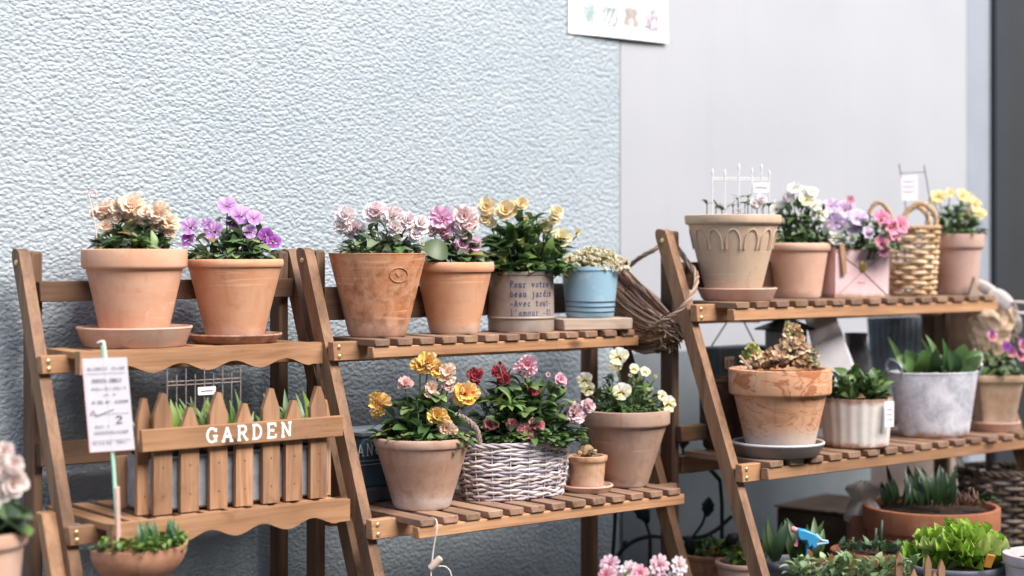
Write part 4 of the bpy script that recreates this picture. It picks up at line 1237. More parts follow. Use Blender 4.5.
for i, x in enumerate(xs):
    z1 = px2m((41, 40, 46, 43, 46, 40)[i], Y)
    mb.tube([(x, 0, -.02), (x, 0, z1)], .00105, 6)
    mb.tube([(x, 0, z1 - .001), (x, 0, z1 + .004), (x, 0, z1 + .009), (x, 0, z1 + .012)], [.001, .0024, .0016, .0003], 6)
for y in (38, 36):
    mb.tube([(xs[0], .0013, px2m(y, Y)), (xs[-1], .0013, px2m(y, Y))], .0008, 6)
for sx in (-1, 1):
    mb.tube([(px2m(-1.5, Y) + sx * .006 + .005 * math.cos(a), -.001, .010 + .005 * math.sin(a)) for a in [i * PI / 8 for i in range(16)]], .0011, 6, closed=True)
mb.build('fence_wire', M['white_metal'], t)
mb = MB(); mb.box((px2m(12, Y), -.0035, px2m(23, Y)), (px2m(28, Y), -.002, px2m(33, Y)), .0004); tg = mb.build('tag', M['card'], t)
mb = MB(); mb.tube([(px2m(14, Y), -.0038, px2m(28, Y)), (px2m(20, Y), -.0038, px2m(28.6, Y)), (px2m(26, Y), -.0038, px2m(27.8, Y))], .0006, 5); mb.build('scribble', M['ink'], tg)

p = rk3.spot(0, 796, .105)
t, Y = potted('potted_pansy', 'peach terracotta pot with white and yellow pansies over dense small leaves', 'flower pot', p, 243, 68, 49, T_PEACH, 8, 2.5, rolled=True)
plant(t, Y, None, [(794, 188, 7, 'white'), (807, 200, 9, 'viola'), (815, 206, 9, 'white'), (820, 213, 9, 'white'), (777, 208, 9, 'white'), (803, 191, 6, 'white'), (788, 198, 6, 'white_pink'), (812, 192, 7, 'white')],
      (768, 830, 196, 243), 190, .030, .020, GREENS + GREY_GREENS + [(.10, .17, .07)], up=.3, depth=.7)

p = rk3.spot(0, 853, .070); Y = p.y
PINK = NT('pink_painted_tin')
vec = PINK.coord(); f = PINK.noise(vec, 22, 6, .65); z = PINK.z()[2]
c = PINK.mix(PINK.ramp(f, [(.35, 0), (.7, 1)]), (.66, .44, .45), (.74, .56, .57))
hz = PINK.math('ADD', z, PINK.math('MULTIPLY', PINK.math('SUBTRACT', f, .5), .02))
c = PINK.mix(PINK.ramp(hz, [(.002, .9), (.009, 0)]), c, (.32, .17, .09))
PINK.col(c); PINK.rough(.5); PINK.bump(f, .0003)
t = thing('pansy_planter', 'pink envelope shaped tin planter with gold seal, mauve and pink pansies', 'planter', p, rad(30))
w0 = .0735; h = zat(247, Y) - p.z
mb = MB()
W1, W0, D1, D0 = w0 * 1.0, w0 * .98, .030, .027
def tb(x, y, z): return (x * (W0 + (W1 - W0) * z / h), y * (D0 + (D1 - D0) * z / h), z)
for (s0, s1, n) in (((-1, -1), (1, -1), 0), ((1, -1), (1, 1), 1), ((1, 1), (-1, 1), 2), ((-1, 1), (-1, -1), 3)):
    hh = h if n != 0 else h * .94
    mb.grid([[tb(*s0, 0), tb(*s1, 0)], [tb(*s0, hh), tb(*s1, hh)]])
    mb.grid([[tb(s0[0] * .96, s0[1] * .96, 0), tb(s1[0] * .96, s1[1] * .96, 0)], [tb(s0[0] * .96, s0[1] * .96, hh), tb(s1[0] * .96, s1[1] * .96, hh)]])
    mb.grid([[tb(*s0, hh), tb(*s1, hh)], [tb(s0[0] * .96, s0[1] * .96, hh), tb(s1[0] * .96, s1[1] * .96, hh)]])
mb.grid([[tb(-1, -1, 0), tb(1, -1, 0)], [tb(-1, 1, 0), tb(1, 1, 0)]])
mb.build('box', PINK.m, t, False, True)
# raised lid at the back, open and pointed like an envelope flap
mb = MB(); fl = [(-W1, h), (W1, h), (W1 * .0 - .03, h + .075)]
mb.prism([(-W1, h - .002), (W1 * .2, h - .002), (-W1 * .55, h + .062)], D1 + .001, D1 + .003); mb.build('lid', PINK.m, t, False)
mb = MB()
for sx in (-1, 1):
    mb.tube([tb(sx * .93, -1.02, .004), tb(0, -1.03, h * .52)], .0009, 5)
    mb.tube([tb(sx * .97, -1.02, h * .93), tb(0, -1.03, h * .52)], .0008, 5)
    mb.tube([tb(sx * .99, -1.0, .0), tb(sx * .99, -1.0, h * .94)], .0011, 5)
mb.tube([tb(-.99, -1.0, h * .94), tb(.99, -1.0, h * .94)], .0012, 5)
mb.build('fold_line', plain('pink_crease', (.44, .24, .22), .6, .3, 0, .2), t)
mb = MB(); mb.lathe([(.0001, .003), (.006, .003), (.0085, .0015), (.010, 0)], 20, cap_bottom=False, sy=1.35)
o = mb.build('gold_seal', M['gold'], t); o.rotation_euler = (PI / 2, 0, 0); o.location = tb(.0, -1.05, h * .62)
mb = MB()
for k in range(3):
    mb.tube([tb(-.2 + .1 * k, -1.035, h * .28), tb(-.14 + .1 * k, -1.035, h * .31), tb(-.11 + .1 * k, -1.035, h * .27)], .0005, 4)
mb.build('scribble', M['pink_edge'], t)
mb = MB(); mb.box((-.052, -.036, h * .52), (-.040, -.032, h * 1.12), .001, Matrix.Rotation(-.12, 4, 'Y')); mb.build('strap', plain('tan_strap', (.36, .21, .12), .7, .2, 0, .2), t)
mb = MB(); inv = Matrix.Rotation(-rad(30), 4, 'Z')
braid(mb, smooth_path([inv @ (at(x, y, Y + .02) - p) for x, y in ((868, 250), (867, 222), (873, 206), (881, 203), (889, 212), (893, 224), (894, 248))], 8), .0036, [(.60, .42, .26), (.52, .34, .20)], 3, 6); mb.build('handle', M['twig'], t)
mb = MB(); mb.lathe([(.001, h - .012), (D1 * .9, h - .012)], 16, sx=W1 / D1, cap_bottom=False); mb.build('soil', M['soil'], t)
rz_save = t.rotation_euler.z; t.rotation_euler.z = 0
flw = [(831, 206, 9, 'lavender'), (835, 222, 10, 'lavender'), (846, 210, 11, 'lavender'), (858, 218, 11, 'lavender'), (854, 229, 9, 'lavender'), (850, 200, 5, 'magenta'), (868, 233, 7, 'lavender'), (836, 238, 9, 'white'), (841, 226, 9, 'lavender'), (882, 219, 10, 'magenta'), (890, 227, 11, 'magenta'), (901, 225, 10, 'magenta'), (882, 243, 9, 'magenta'), (894, 236, 9, 'magenta'), (883, 252, 6, 'magenta'), (852, 240, 6, 'white'), (845, 251, 5, 'white_pink!')]
plant(t, Y, None, flw, (826, 898, 215, 247), 110, .030, .020, GREENS + GREY_GREENS, up=.2, depth=.6, yback=-.01)
for ch in list(t.children):
    if ch.name.startswith(('flower', 'foliage')):
        ch.matrix_basis = Matrix.Rotation(-rz_save, 4, 'Z') @ ch.matrix_basis
t.rotation_euler.z = rz_save

p = rk3.spot(0, 912, .085); Y = p.y
t = thing('wicker_basket', 'tall pale wicker basket with two looped handles between the pansies', 'basket', p)
h = zat(228, Y) - p.z; rt, rb = px2m(50, Y) / 2, px2m(41, Y) / 2
rf = lambda z: rb + (rt - rb) * z / h
PALE = [(.66, .46, .27), (.74, .55, .35), (.58, .39, .22), (.52, .34, .19)]
mb = MB(); weave(mb, h - .004, rf, 13, 13, .0046, .0015, PALE, 4, .0006); mb.build('weave', M['twig'], t)
mb = MB(); stakes_(mb, h, rf, 15, .0022, PALE); mb.build('stakes', M['twig'], t)
mb = MB(); braid(mb, [((rt + .002) * math.cos(2 * PI * i / 80), (rt + .002) * math.sin(2 * PI * i / 80), h) for i in range(81)], .0042, PALE, 3, 12); mb.build('rim', M['twig'], t)
mb = MB(); mb.lathe([(.001, .004), (rb * .95, .004)], 20, cap_bottom=False); mb.build('base', M['twig'], t)
for (xa, xb, zt, yy) in ((-.018, .046, .052, -.015), (-.010, .040, .046, .022)):
    mb = MB(); pth = smooth_path([(xa if xa > -.045 else -.044, yy, h - .01), (xa, yy, h + zt * .55), ((xa + xb) / 2, yy, h + zt), (xb, yy, h + zt * .5), (min(xb, .043), yy, h - .02)], 8)
    braid(mb, pth, .0046, PALE, 3, 6); mb.build('handle', M['twig'], t)
w = up(p, .006)
t = thing('wire_sign_holder', 'wire stand holding a small white card in the pale wicker basket', 'sign', w)
q = lambda px, y, dy=0: at(px, y, Y + dy) - w
mb = MB(); mb.tube([q(910, 262), q(905, 200), q(899, 164)], .0012, 6); mb.tube([q(918, 262), q(930, 200), q(924, 165)], .0012, 6); mb.tube([q(901, 173, .002), q(926, 172, .002)], .0011, 6)
mb.tube([q(910, 262), w - w + V(0, 0, .0)], .001, 6); mb.tube([q(918, 262), V(.004, 0, 0)], .001, 6)
mb.build('wire_frame', plain('dull_wire', (.16, .15, .15), .5, .4, .3, .2), t)
mb = MB(); quad_slab(mb, [q(901, 176, -.004), q(918, 174, -.004), q(918, 200, -.004), q(902, 201, -.004)], .001); cd = mb.build('card', M['card'], t, False)
mb = MB()
for y in (181, 186, 191): mb.tube([q(904, y, -.0046), q(909, y + .6, -.0046), q(914.5, y - .2, -.0046)], .0004, 4)
mb.build('scribble', plain('faint_ink', (.42, .40, .44), .7, .2, 0, .1), cd)

p = rk3.spot(0, 957, .075)
t, Y = potted('potted_pansy', 'dusty pink terracotta pot with lemon yellow pansies by the dark door', 'flower pot', p, 234, 53, 38, terracotta('terracotta_dusty', (.50, .31, .25), (.40, .23, .18), (.6, .8), .7, .010, pale=(.56, .38, .32), scale=14), 15, 2.5)
plant(t, Y, None, [(939, 197, 9, 'lemon'), (962, 196, 8, 'lemon'), (974, 205, 9, 'lemon'), (979, 214, 8, 'lemon'), (965, 216, 8, 'cream'), (950, 193, 6, 'lemon'), (934, 200, 7, 'lemon'), (968, 199, 7, 'lemon'), (972, 213, 6, 'cream')],
      (930, 982, 202, 236), 110, .036, .016, GREENS * 2, 'lance', up=.3, depth=.8)

# brown wedge and gauze at the shelf end
p = rk3.spot(0, 975, .012); Y = p.y
mb = MB(); mb.prism([(-px2m(6, Y), 0), (px2m(4, Y), 0), (px2m(2, Y), px2m(6, Y)), (px2m(-1, Y), px2m(18, Y)), (px2m(-3.5, Y), px2m(9, Y))], -.006, .012)
tag(mb.build('wooden_wedge', M['pale_wood'], None, False, loc=p), 'small pointed brown wooden offcut at the corner of the upper shelf', 'offcut')
GA = NT('gauze'); vec = GA.coord(); f = GA.noise(vec, 60, 5, .6); GA.col(GA.mix(f, (.60, .53, .50), (.74, .68, .66))); GA.rough(.8)
tr = GA.new('ShaderNodeBsdfTranslucent'); tr.inputs[0].default_value = (.7, .65, .62, 1); mx = GA.new('ShaderNodeMixShader'); mx.inputs[0].default_value = .3
GA.l.new(GA.b.outputs[0], mx.inputs[1]); GA.l.new(tr.outputs[0], mx.inputs[2]); GA.l.new(mx.outputs[0], GA.n['Material Output'].inputs['Surface']); GA.bump(f, .002)
Yg = p.y + .06
mb = MB()
def puff(px, y, dy, w_, h_, ang):
    rows = []
    ca_, sa_ = math.cos(ang), math.sin(ang)
    o_ = at(px, y, Yg + dy); ph = R.uniform(0, 6)
    for i in range(9):
        tt_ = PI * i / 8; row = []
        for j in range(18):
            a_ = 2 * PI * j / 18
            k = 1 + .16 * math.sin(3 * a_ + ph + i * .5) + .10 * math.sin(7 * a_ + ph * 2)
            x_ = w_ * math.cos(tt_); z_ = h_ * k * math.sin(tt_) * math.sin(a_); y_ = h_ * .7 * k * math.sin(tt_) * math.cos(a_)
            row.append(o_ + Vector((px2m(x_ * ca_ - z_ * sa_, Yg), px2m(y_, Yg), px2m(x_ * sa_ + z_ * ca_, Yg))))
        rows.append(row)
    mb.grid(rows, close=True)
puff(988, 289, .0, 15, 6, -.55); puff(1002, 304, -.01, 18, 12, -.75); puff(1012, 322, .0, 14, 10, -1.2)
mb.tube(smooth_path([at(1008, 303, Yg - .02), at(1018, 302, Yg - .03), at(1030, 303, Yg - .02), at(1045, 302, Yg)], 5), [.006] * 16, 8, flat=.5)
mb.tube(smooth_path([at(1010, 309, Yg - .03), at(1020, 313, Yg - .04), at(1034, 312, Yg - .03), at(1045, 316, Yg)], 5), [.006] * 16, 8, flat=.5)
tag(mb.build('gauze_ribbon', GA.m, None, True, False), 'white gauze ribbon tied at the end of the upper right shelf', 'ribbon')
t = thing('burlap_bag', 'tan burlap bag hanging under the end of the upper right shelf', 'bag', at(990, 333, Yg - .03))
mb = MB(); c = V(0, 0, 0); rows = []
for i in range(9):
    s = i / 8
    wpx = 26 - 15 * s
    rows.append([(px2m(wpx, Yg) * math.cos(2 * PI * j / 20) * (1 + R.uniform(-.16, .16)), px2m(wpx, Yg) * .6 * math.sin(2 * PI * j / 20) * (1 + R.uniform(-.16, .16)), px2m(24 - 56 * s, Yg)) for j in range(20)])
mb.grid(rows, close=True); b_ = len(mb.v) - 20; mb.f.append(tuple(range(b_, b_ + 20)))
mb.build('bag', plain('burlap', (.56, .40, .28), .9, .1, 0, .3, 60, .002), t, False)
mb = MB()
for i in range(70):
    q = V(px2m(R.uniform(-20, 22), Yg), -px2m(R.uniform(8, 16), Yg), px2m(R.uniform(-20, 22), Yg))
    mb.tube([q, q + V(R.uniform(-.012, .012), R.uniform(-.006, .003), R.uniform(-.016, .004))], .0007, 4, vary((.50, .34, .20), .3))
mb.build('frayed_fibre', M['twig'], t)

# ---- rack three, lower shelf
p = rk3.spot(1, 780, .052); Y = p.y
ps = up(p, 0); ps.x -= px2m(2, Y)
o = saucer(ps, px2m(92, Y) / 2, .024, plain('brown_grey_plastic', (.23, .185, .17), .55, .4, 0, .1, 20, 0), 'brown grey plastic saucer with a pale rim under the rust streaked pot', rim=.005)
mb = MB(); rr = px2m(92, Y) / 2 - .0015
mb.tube([(rr * math.cos(2 * PI * i / 56), rr * math.sin(2 * PI * i / 56), .024) for i in range(56)], .0026, 8, closed=True)
mb.build('rim', plain('pale_plastic_rim', (.60, .56, .55), .45, .4, 0, .05, 20, 0), o)
t, Y = potted('potted_stump_plant', 'large terracotta pot with rust swirls holding a knobbly dried plant', 'flower pot', up(p, .0095), 368, 102, 67, T_MARBLE, 26, 5, soil=.010, wall=.011, seg=64)
b = t.location
mb = MB()
def lump(cx, cy, wpx, hpx, n, cols, dy=0.0):
    for i in range(n):
        u = R.random(); a = R.uniform(0, 6.28)
        rr = wpx / 2 * (1 - .75 * u ** 1.3) * math.sqrt(R.random())
        q = at(cx + rr * math.cos(a), cy - hpx * u, Y + dy + px2m(rr, Y) * math.sin(a)) - b
        k = vary(R.choice(cols), .28)
        for j in range(3):
            petal_dir = V(R.uniform(-1, 1), R.uniform(-1, .4), R.uniform(-.3, 1))
            leaf(mb, q, petal_dir, R.uniform(.008, .016), R.uniform(.007, .013), k, R.uniform(-.3, .6), R.uniform(-.4, .6), 'round', V(R.uniform(-1, 1), -1, R.uniform(-.3, 1)), 3, .12)
        mb.ball(q, R.uniform(.003, .0065), 1, 1, 1, 6, 4, tuple(x * .8 for x in k), .3)
DRY = [(.60, .40, .22), (.68, .48, .29), (.48, .30, .16), (.74, .56, .38), (.34, .19, .10)]
lump(788, 366, 42, 22, 90, DRY); lump(793, 350, 28, 22, 80, DRY); lump(792, 336, 12, 10, 18, DRY[:2] + [(.34, .36, .10)])
lump(755, 368, 22, 14, 30, DRY[:4]); lump(752, 358, 14, 12, 22, [(.20, .26, .05), (.30, .36, .08), (.40, .38, .14)])
lump(768, 366, 14, 12, 20, [(.34, .17, .09), (.40, .24, .12)]); lump(811, 366, 12, 14, 22, [(.34, .32, .10), (.52, .46, .30), (.42, .34, .18)])
mb.build('dried_plant', M['leaf'], t, True, False)
mb = MB(); mb.tube([at(750, 369, Y - .03) - b, at(740, 356, Y - .06) - b], .0024, 6, (.55, .45, .34)); mb.build('stick', M['twig'], t)

p = rk3.spot(1, 856, .050); Y = p.y
CW = NT('white_corrugated'); vec = CW.coord(); f = CW.noise(vec, 45, 6, .7); z = CW.z()[2]
hT = zat(397, Y) - p.z
d1 = CW.math('ADD', z, CW.math('MULTIPLY', CW.math('SUBTRACT', f, .5), .035))
c = CW.mix(CW.ramp(f, [(.3, 0), (.7, 1)]), (.66, .59, .53), (.76, .70, .65))
c = CW.mix(CW.ramp(d1, [(.004, .9), (.014, 0), (hT - .012, 0), (hT - .002, .85)]), c, (.30, .14, .07))
CW.col(c); CW.rough(.55); CW.bump(f, .0004)
t = thing('potted_seedling', 'corrugated white tin pot with rust stains and a small hanging tag', 'flower pot', p, 0, POTG)
pot(t, hT, px2m(72, Y) / 2, px2m(64, Y) / 2, CW.m, 0, 0, seg=120, mod=lambda a, z, k: 1 + .013 * math.cos(a * 20), wall=.004, sx=1, sy=.9)
mb = MB(); c = at(858, 397, Y) - p
dome(mb, c, px2m(33, Y), px2m(30, Y), px2m(28, Y), 120, .036, .017, [(.07, .13, .035), (.10, .18, .05), (.13, .21, .06), (.05, .10, .03)], 'lance', .3, .8, .25, True, -.05, low=c.z - .002)
mb.build('foliage', M['leaf'], t, True, False)
w = at(889, 414, Y - .055)
tt = thing('hanging_tag', 'small white tag hanging on the rim of the white corrugated pot', 'tag', w, .35)
mb = MB(); mb.box((-px2m(5.5, Y), -.001, -px2m(13, Y)), (px2m(5.5, Y), .0006, px2m(12.5, Y)), .0004); cd = mb.build('card', M['card'], tt)
mb = MB()
for k in (-6, -1, 4): mb.tube([(-px2m(3, Y), -.0014, px2m(k, Y)), (0, -.0014, px2m(k + .8, Y)), (px2m(3, Y), -.0014, px2m(k, Y))], .0004, 4)
mb.build('scribble', M['ink'], cd)
mb = MB(); mb.tube(smooth_path([(0, 0, px2m(12, Y)), (.004, .01, px2m(16, Y)), (-.002, .035, px2m(17, Y)), (-.010, .035, px2m(8, Y))], 5), .0012, 5); mb.build('loop', plain('straw_loop', (.55, .36, .2), .8, .2, 0, .2), tt)

p = rk3.spot(1, 934, .070); Y = p.y
GZ = NT('galvanised_zinc'); vec = GZ.coord(); f = GZ.noise(vec, 22, 8, .78, .8); f2 = GZ.noise(vec, 60, 4, .6); z = GZ.z()[2]
c = GZ.mix(GZ.ramp(f, [(.35, 0), (.65, 1)]), (.36, .36, .42), (.82, .79, .81))
d1 = GZ.math('ADD', z, GZ.math('MULTIPLY', GZ.math('SUBTRACT', f2, .5), .03))
c = GZ.mix(GZ.ramp(d1, [(.003, .9), (.013, 0)]), c, (.34, .17, .08))
GZ.col(c); GZ.rough(.5); GZ.b.inputs['Metallic'].default_value = .15; GZ.bump(f, .0006)
t = thing('zinc_tub', 'weathered galvanised tub with ring handles and broad bulb leaves', 'planter', p, rad(16))
h = zat(371, Y) - p.z
ov = lambda a, z, k: 1.0
pot(t, h, px2m(95, Y) / 2, px2m(74, Y) / 2, GZ.m, .004, .0015, name='tub', sy=.62, wall=.004, rolled=True)
for sx in (-1, 1):
    mb = MB(); rr = px2m(94, Y) / 2
    mb.tube(smooth_path([(sx * rr * .90, -.026, h - .012), (sx * rr * .96, -.030, h + .014), (sx * (rr + .002), 0, h + .026), (sx * rr * .98, .026, h + .012), (sx * rr * .92, .026, h - .012)], 6), .0022, 8)
    mb.build('handle', plain('zinc_handle', (.50, .51, .55), .35, .5, .5, .15), t)
mb = MB(); inv = Matrix.Rotation(-rad(16), 4, 'Z')
for (px, y0, dx, top, wd, shp) in ((900, 367, -6, 343, .016, 'lance'), (909, 367, -2, 352, .040, 'round'), (916, 367, 8, 353, .034, 'round'), (924, 367, 12, 354, .036, 'lance'), (932, 367, -10, 340, .015, 'lance'), (935, 367, -4, 337, .018, 'lance'), (938, 367, 12, 353, .040, 'round'), (944, 368, 0, 341, .020, 'strap'), (950, 367, 14, 346, .046, 'round'), (958, 367, 22, 354, .036, 'round'), (962, 367, 16, 359, .030, 'round'), (914, 368, -14, 358, .030, 'round'), (948, 368, -10, 357, .034, 'round'), (927, 368, -18, 359, .030, 'round'), (966, 367, 10, 350, .018, 'lance'), (903, 367, 14, 359, .030, 'round'), (955, 368, -4, 354, .03, 'round')):
    q0 = inv @ (at(px, y0, Y + R.uniform(-.02, .025)) - p); q1 = inv @ (at(px + dx, top, Y - R.uniform(.0, .05)) - p)
    leaf(mb, q0 - V(0, 0, .012), q1 - q0 + V(0, 0, .012), (q1 - q0).length + .014, wd, vary(R.choice([(.09, .17, .05), (.12, .21, .07), (.07, .135, .05), (.16, .24, .10)]), .15), R.uniform(.0, .25), .35, shp, V(R.uniform(-.4, .4), -1, .3), 7)
mb.build('foliage', M['leaf'], t, True, False)

p = rk3.spot(1, 995, .058); Y = p.y
saucer(p, px2m(50, Y) / 2, .020, T_SAUC, 'pinkish saucer under the square tan pot at the right end', group='plant saucers')
t = thing('potted_pansy', 'square tan clay pot with drooping red and violet pansies', 'flower pot', up(p, .0062), 0, POTG)
b = t.location; h = zat(374, Y) - b.z
def sq(a, z, k):
    c_, s_ = abs(math.cos(a)), abs(math.sin(a))
    return .86 / max(c_, s_) if True else 1
pot(t, h, px2m(56, Y) / 2, px2m(36, Y) / 2, terracotta('terracotta_tan', (.46, .30, .19), (.33, .19, .11), (.5, .75), .5, .02, pale=(.52, .37, .26), scale=12), .018, .004, seg=64, mod=lambda a, z, k: min(1.16, sq(a, z, k)), rot=rad(20) * 0)
plant(t, Y, None, [(992, 336, 7, 'bi_red'), (1011, 352, 7, 'bi_red'), (1023, 346, 8, 'bi_red'), (1006, 347, 6, 'plum'), (1020, 356, 6, 'bi_red')],
      (972, 1022, 350, 374), 120, .032, .018, GREY_GREENS + GREENS, up=.15, depth=.8, droop=.6)

# things standing behind on that shelf and against the wall
def slab(name, label, cat, pts, Y0, dY, mat, th=.012):
    """a leaning board: outline points with their own distances"""
    mb = MB(); P = [at(x, y, Y0 + k * dY) for (x, y, k) in pts]
    c = sum(P, Vector()) / len(P); n = len(P)
    nn = (P[1] - P[0]).cross(P[2] - P[0]).normalized()
    if nn.y > 0: nn = -nn
    b_ = len(mb.v)
    for q in P: mb.vert(q - c)
    for q in P: mb.vert(q - c - nn * th)
    mb.f.append(tuple(b_ + i for i in range(n))); mb.f.append(tuple(b_ + n + i for i in range(n - 1, -1, -1)))
    for i in range(n):
        j = (i + 1) % n; mb.f.append((b_ + j, b_ + i, b_ + n + i, b_ + n + j))
    o = mb.build(name, mat, None, False, loc=c)
    return tag(o, label, cat)
zb = rk3.top[1]
slab('leaning_board', 'pale grey board leaning behind the rust streaked pot', 'board', [(803, 306, 1), (832, 306, 1), (862, 385, .6), (873, 430, .2), (846, 430, .2), (815, 352, .7)], 3.32, .12, plain('pale_grey_board', (.46, .43, .44), .7, .2, 0, .1, 20))
p = rk3.spot(1, 735, .30); Y = p.y
t = thing('slate_planter', 'dark slate planter box with a small price tag behind the left end', 'planter', p, YAW)
hh = zat(346, Y) - p.z
mb = MB(); mb.box((-.075, -.03, 0), (.075, .03, hh), .003); mb.build('box', plain('slate_paint', (.075, .085, .095), .6, .3, 0, .2, 30), t)
w = Matrix.Rotation(-YAW, 4, 'Z') @ (at(717, 362, Y - .03) - p)
mb = MB(); mb.box((w.x - .0145, -.034, w.z - .012), (w.x + .0145, -.0305, w.z + .012), .001); tg = mb.build('price_tag', plain('tan_tag', (.62, .44, .32), .7, .2, 0, .1), t)
mb = MB(); write(mb, "120", lambda u, v: V(u, -.0344, v), .014, .0010, .80, w.x - .0125, w.z - .007, 5, .2); mb.build('lettering', M['ink'], tg)
Yw = p.y + .02
t = thing('wire_easel', 'thin black wire easel spread above the slate planter box', 'easel', at(722, 346, Yw))
b = t.location
mb = MB(); mb.tube([at(727, 322, Yw) - b, at(709, 350, Yw) - b], .0016, 6); mb.tube([at(744, 322, Yw) - b, at(758, 350, Yw) - b], .0016, 6); mb.tube([at(700, 322, Yw) - b, at(727, 322, Yw) - b, at(744, 322, Yw) - b, at(760, 322, Yw) - b], .0014, 6)
mb.build('wire_frame', M['black_iron'], t)
p = rk3.spot(1, 723, .200); Y = p.y
t = thing('rusty_bucket', 'dark rusty bucket in shade behind the rust streaked pot', 'bucket', p)
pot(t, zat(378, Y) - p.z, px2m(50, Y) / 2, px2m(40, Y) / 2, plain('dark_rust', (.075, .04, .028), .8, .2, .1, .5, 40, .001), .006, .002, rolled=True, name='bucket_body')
p = rk3.spot(1, 786, .215); Y = p.y
t = thing('tin_lantern', 'grey tin lantern with a dark peaked lid behind the knobbly plant', 'lantern', p, YAW)
mb = MB(); mb.box((-.032, -.03, 0), (.032, .03, zat(330, Y) - p.z), .003); mb.build('lantern_body', plain('grey_tin', (.20, .20, .22), .5, .4, .2, .2, 30), t)
hz = zat(330, Y) - p.z
mb = MB(); mb.lathe([(.062, hz), (.064, hz + .003), (.015, hz + .022), (.0001, hz + .024)], 4, rot=PI / 4); mb.build('lid', M['black_iron'], t, False)
p = rk3.spot(1, 856, .20); Y = p.y
t = thing('dark_vase', 'dark mottled vase behind the white corrugated pot', 'vase', p)
mb = MB(); h = zat(333, Y) - p.z; mb.lathe([(.022, 0), (.030, .01), (.036, h * .4), (.032, h * .75), (.022, h * .9), (.024, h), (.020, h - .003), (.018, h - .03)], 32); mb.build('vase_body', plain('dark_glaze', (.05, .045, .05), .3, .5, 0, .6, 40), t)
o = slab('louvred_board', 'blue grey grooved board standing behind the galvanised tub', 'board', [(868, 318, 1), (921, 316, 1), (924, 430, .5), (876, 430, .5)], 3.62, .06, plain('blue_grey_paint', (.26, .31, .37), .6, .3, 0, .1, 25))
mb = MB()
for k in range(9):
    x = 872 + k * 5.6
    mb.tube([at(x, 319, 3.679) - o.location, at(x + 1.5, 400, 3.648) - o.location], .0016, 5)
mb.build('batten', plain('blue_grey_batten', (.20, .25, .31), .6, .3, 0, .1, 25), o)
slab('brown_panel', 'dark brown wooden panel behind the shelf at the right', 'panel', [(922, 312, 1), (975, 310, 1), (985, 430, 1), (924, 434, 1)], 3.78, .02, M['dark_wood'], .02)

# ---- floor level, right side
def floorpot(name, label, cat, px, rim_y, rim_w, Y, mat, lip=.012, lipw=.004, hmax=None, **kw):
    q = at(px, rim_y, Y); z = q.z
    t = thing(name, label, cat, (q.x, q.y, 0), 0, 'pots on the ground')
    r = px2m(rim_w, Y) / 2
    pot(t, z, r, r * .72, mat, lip, lipw, **kw)
    return t
t = floorpot('potted_primula', 'pot of pink primula below the middle rack', 'flower pot', 643, 592, 90, 2.62, P_SLATE)
plant(t, 2.62, None, [(610, 564, 11, 'primrose'), (606, 575, 9, 'deep_primrose'), (629, 570, 11, 'pale_primrose'), (640, 573, 10, 'deep_primrose'), (659, 565, 12, 'primrose'), (679, 566, 11, 'pale_primrose'), (618, 578, 9, 'primrose'), (650, 580, 9, 'primrose'), (672, 579, 9, 'pale_primrose'), (632, 582, 9, 'primrose')],
      (596, 690, 572, 594), 90, .04, .028, GREENS, up=.2)
Y = 3.44
t = floorpot('potted_stonecrop', 'mossy aged terracotta pot with small bright green leaves in the shade', 'flower pot', 712, 552, 66, Y, T_AGED)
mb = MB(); c = at(712, 552, Y) - t.location; dome(mb, c, px2m(29, Y), px2m(26, Y), px2m(16, Y), 160, .016, .012, BRIGHT + GREENS[:2], 'round', .4, .5, .2, False); mb.build('foliage', M['leaf'], t, True, False)
Y = 3.32
t = floorpot('potted_stonecrop', 'pale peach clay pot with pale green sprigs next to the slate bowl', 'flower pot', 744, 561, 58, Y, T_PEACH)
mb = MB(); c = at(752, 559, Y) - t.location; dome(mb, c, px2m(29, Y), px2m(24, Y), px2m(18, Y), 150, .016, .012, BRIGHT + [(.22, .30, .08)], 'round', .4, .5, .2, False); mb.build('foliage', M['leaf'], t, True, False)
Y = 3.15
t = floorpot('potted_tulip', 'slate grey plastic bowl of broad dark tulip leaves', 'flower pot', 797, 560, 68, Y, P_SLATE, .014, .006, rolled=True)
mb = MB()
for i in range(17):
    px = R.uniform(766, 816); q0 = at(px, 562, Y + R.uniform(-.04, .04)) - t.location
    leaf(mb, q0, V(R.uniform(-.4, .4), R.uniform(-.3, .3), 1), R.uniform(.045, .085), R.uniform(.014, .024), vary(R.choice([(.05, .09, .03), (.03, .06, .02), (.075, .13, .045)]), .2), R.uniform(0, .2), .4, 'lance', V(R.uniform(-.5, .5), -1, .2), 6)
mb.build('foliage', M['leaf'], t, True, False)
# trigger sprayer head on its stalk
Ysn = 3.10
w = at(808, 556, Ysn)
t = thing('spray_nozzle', 'bright blue plastic spray head with a pink nozzle above the tulip leaves', 'sprayer', w)
q = lambda px, y, dy=0: at(px, y, Ysn + dy) - w
SK = plain('sky_blue_plastic', (.05, .33, .60), .35, .5, 0, .05, 30, 0); PK = plain('coral_plastic', (.70, .24, .25), .4, .5, 0, .05, 30, 0)
mb = MB(); out = [(797, 528), (805, 529.5), (814, 533), (819, 538), (817, 540), (816, 546), (813, 549.5), (811, 545), (808, 548), (806, 540), (800, 540), (797, 536)]
P = [q(x, y) for x, y in out]; bb = len(mb.v)
for dy in (-.009, .009):
    for v_ in P: mb.vert(v_ + V(0, dy, 0))
n = len(P); mb.f.append(tuple(bb + i for i in range(n))); mb.f.append(tuple(bb + n + i for i in range(n - 1, -1, -1)))
for i in range(n):
    j = (i + 1) % n; mb.f.append((bb + i, bb + j, bb + n + j, bb + n + i))
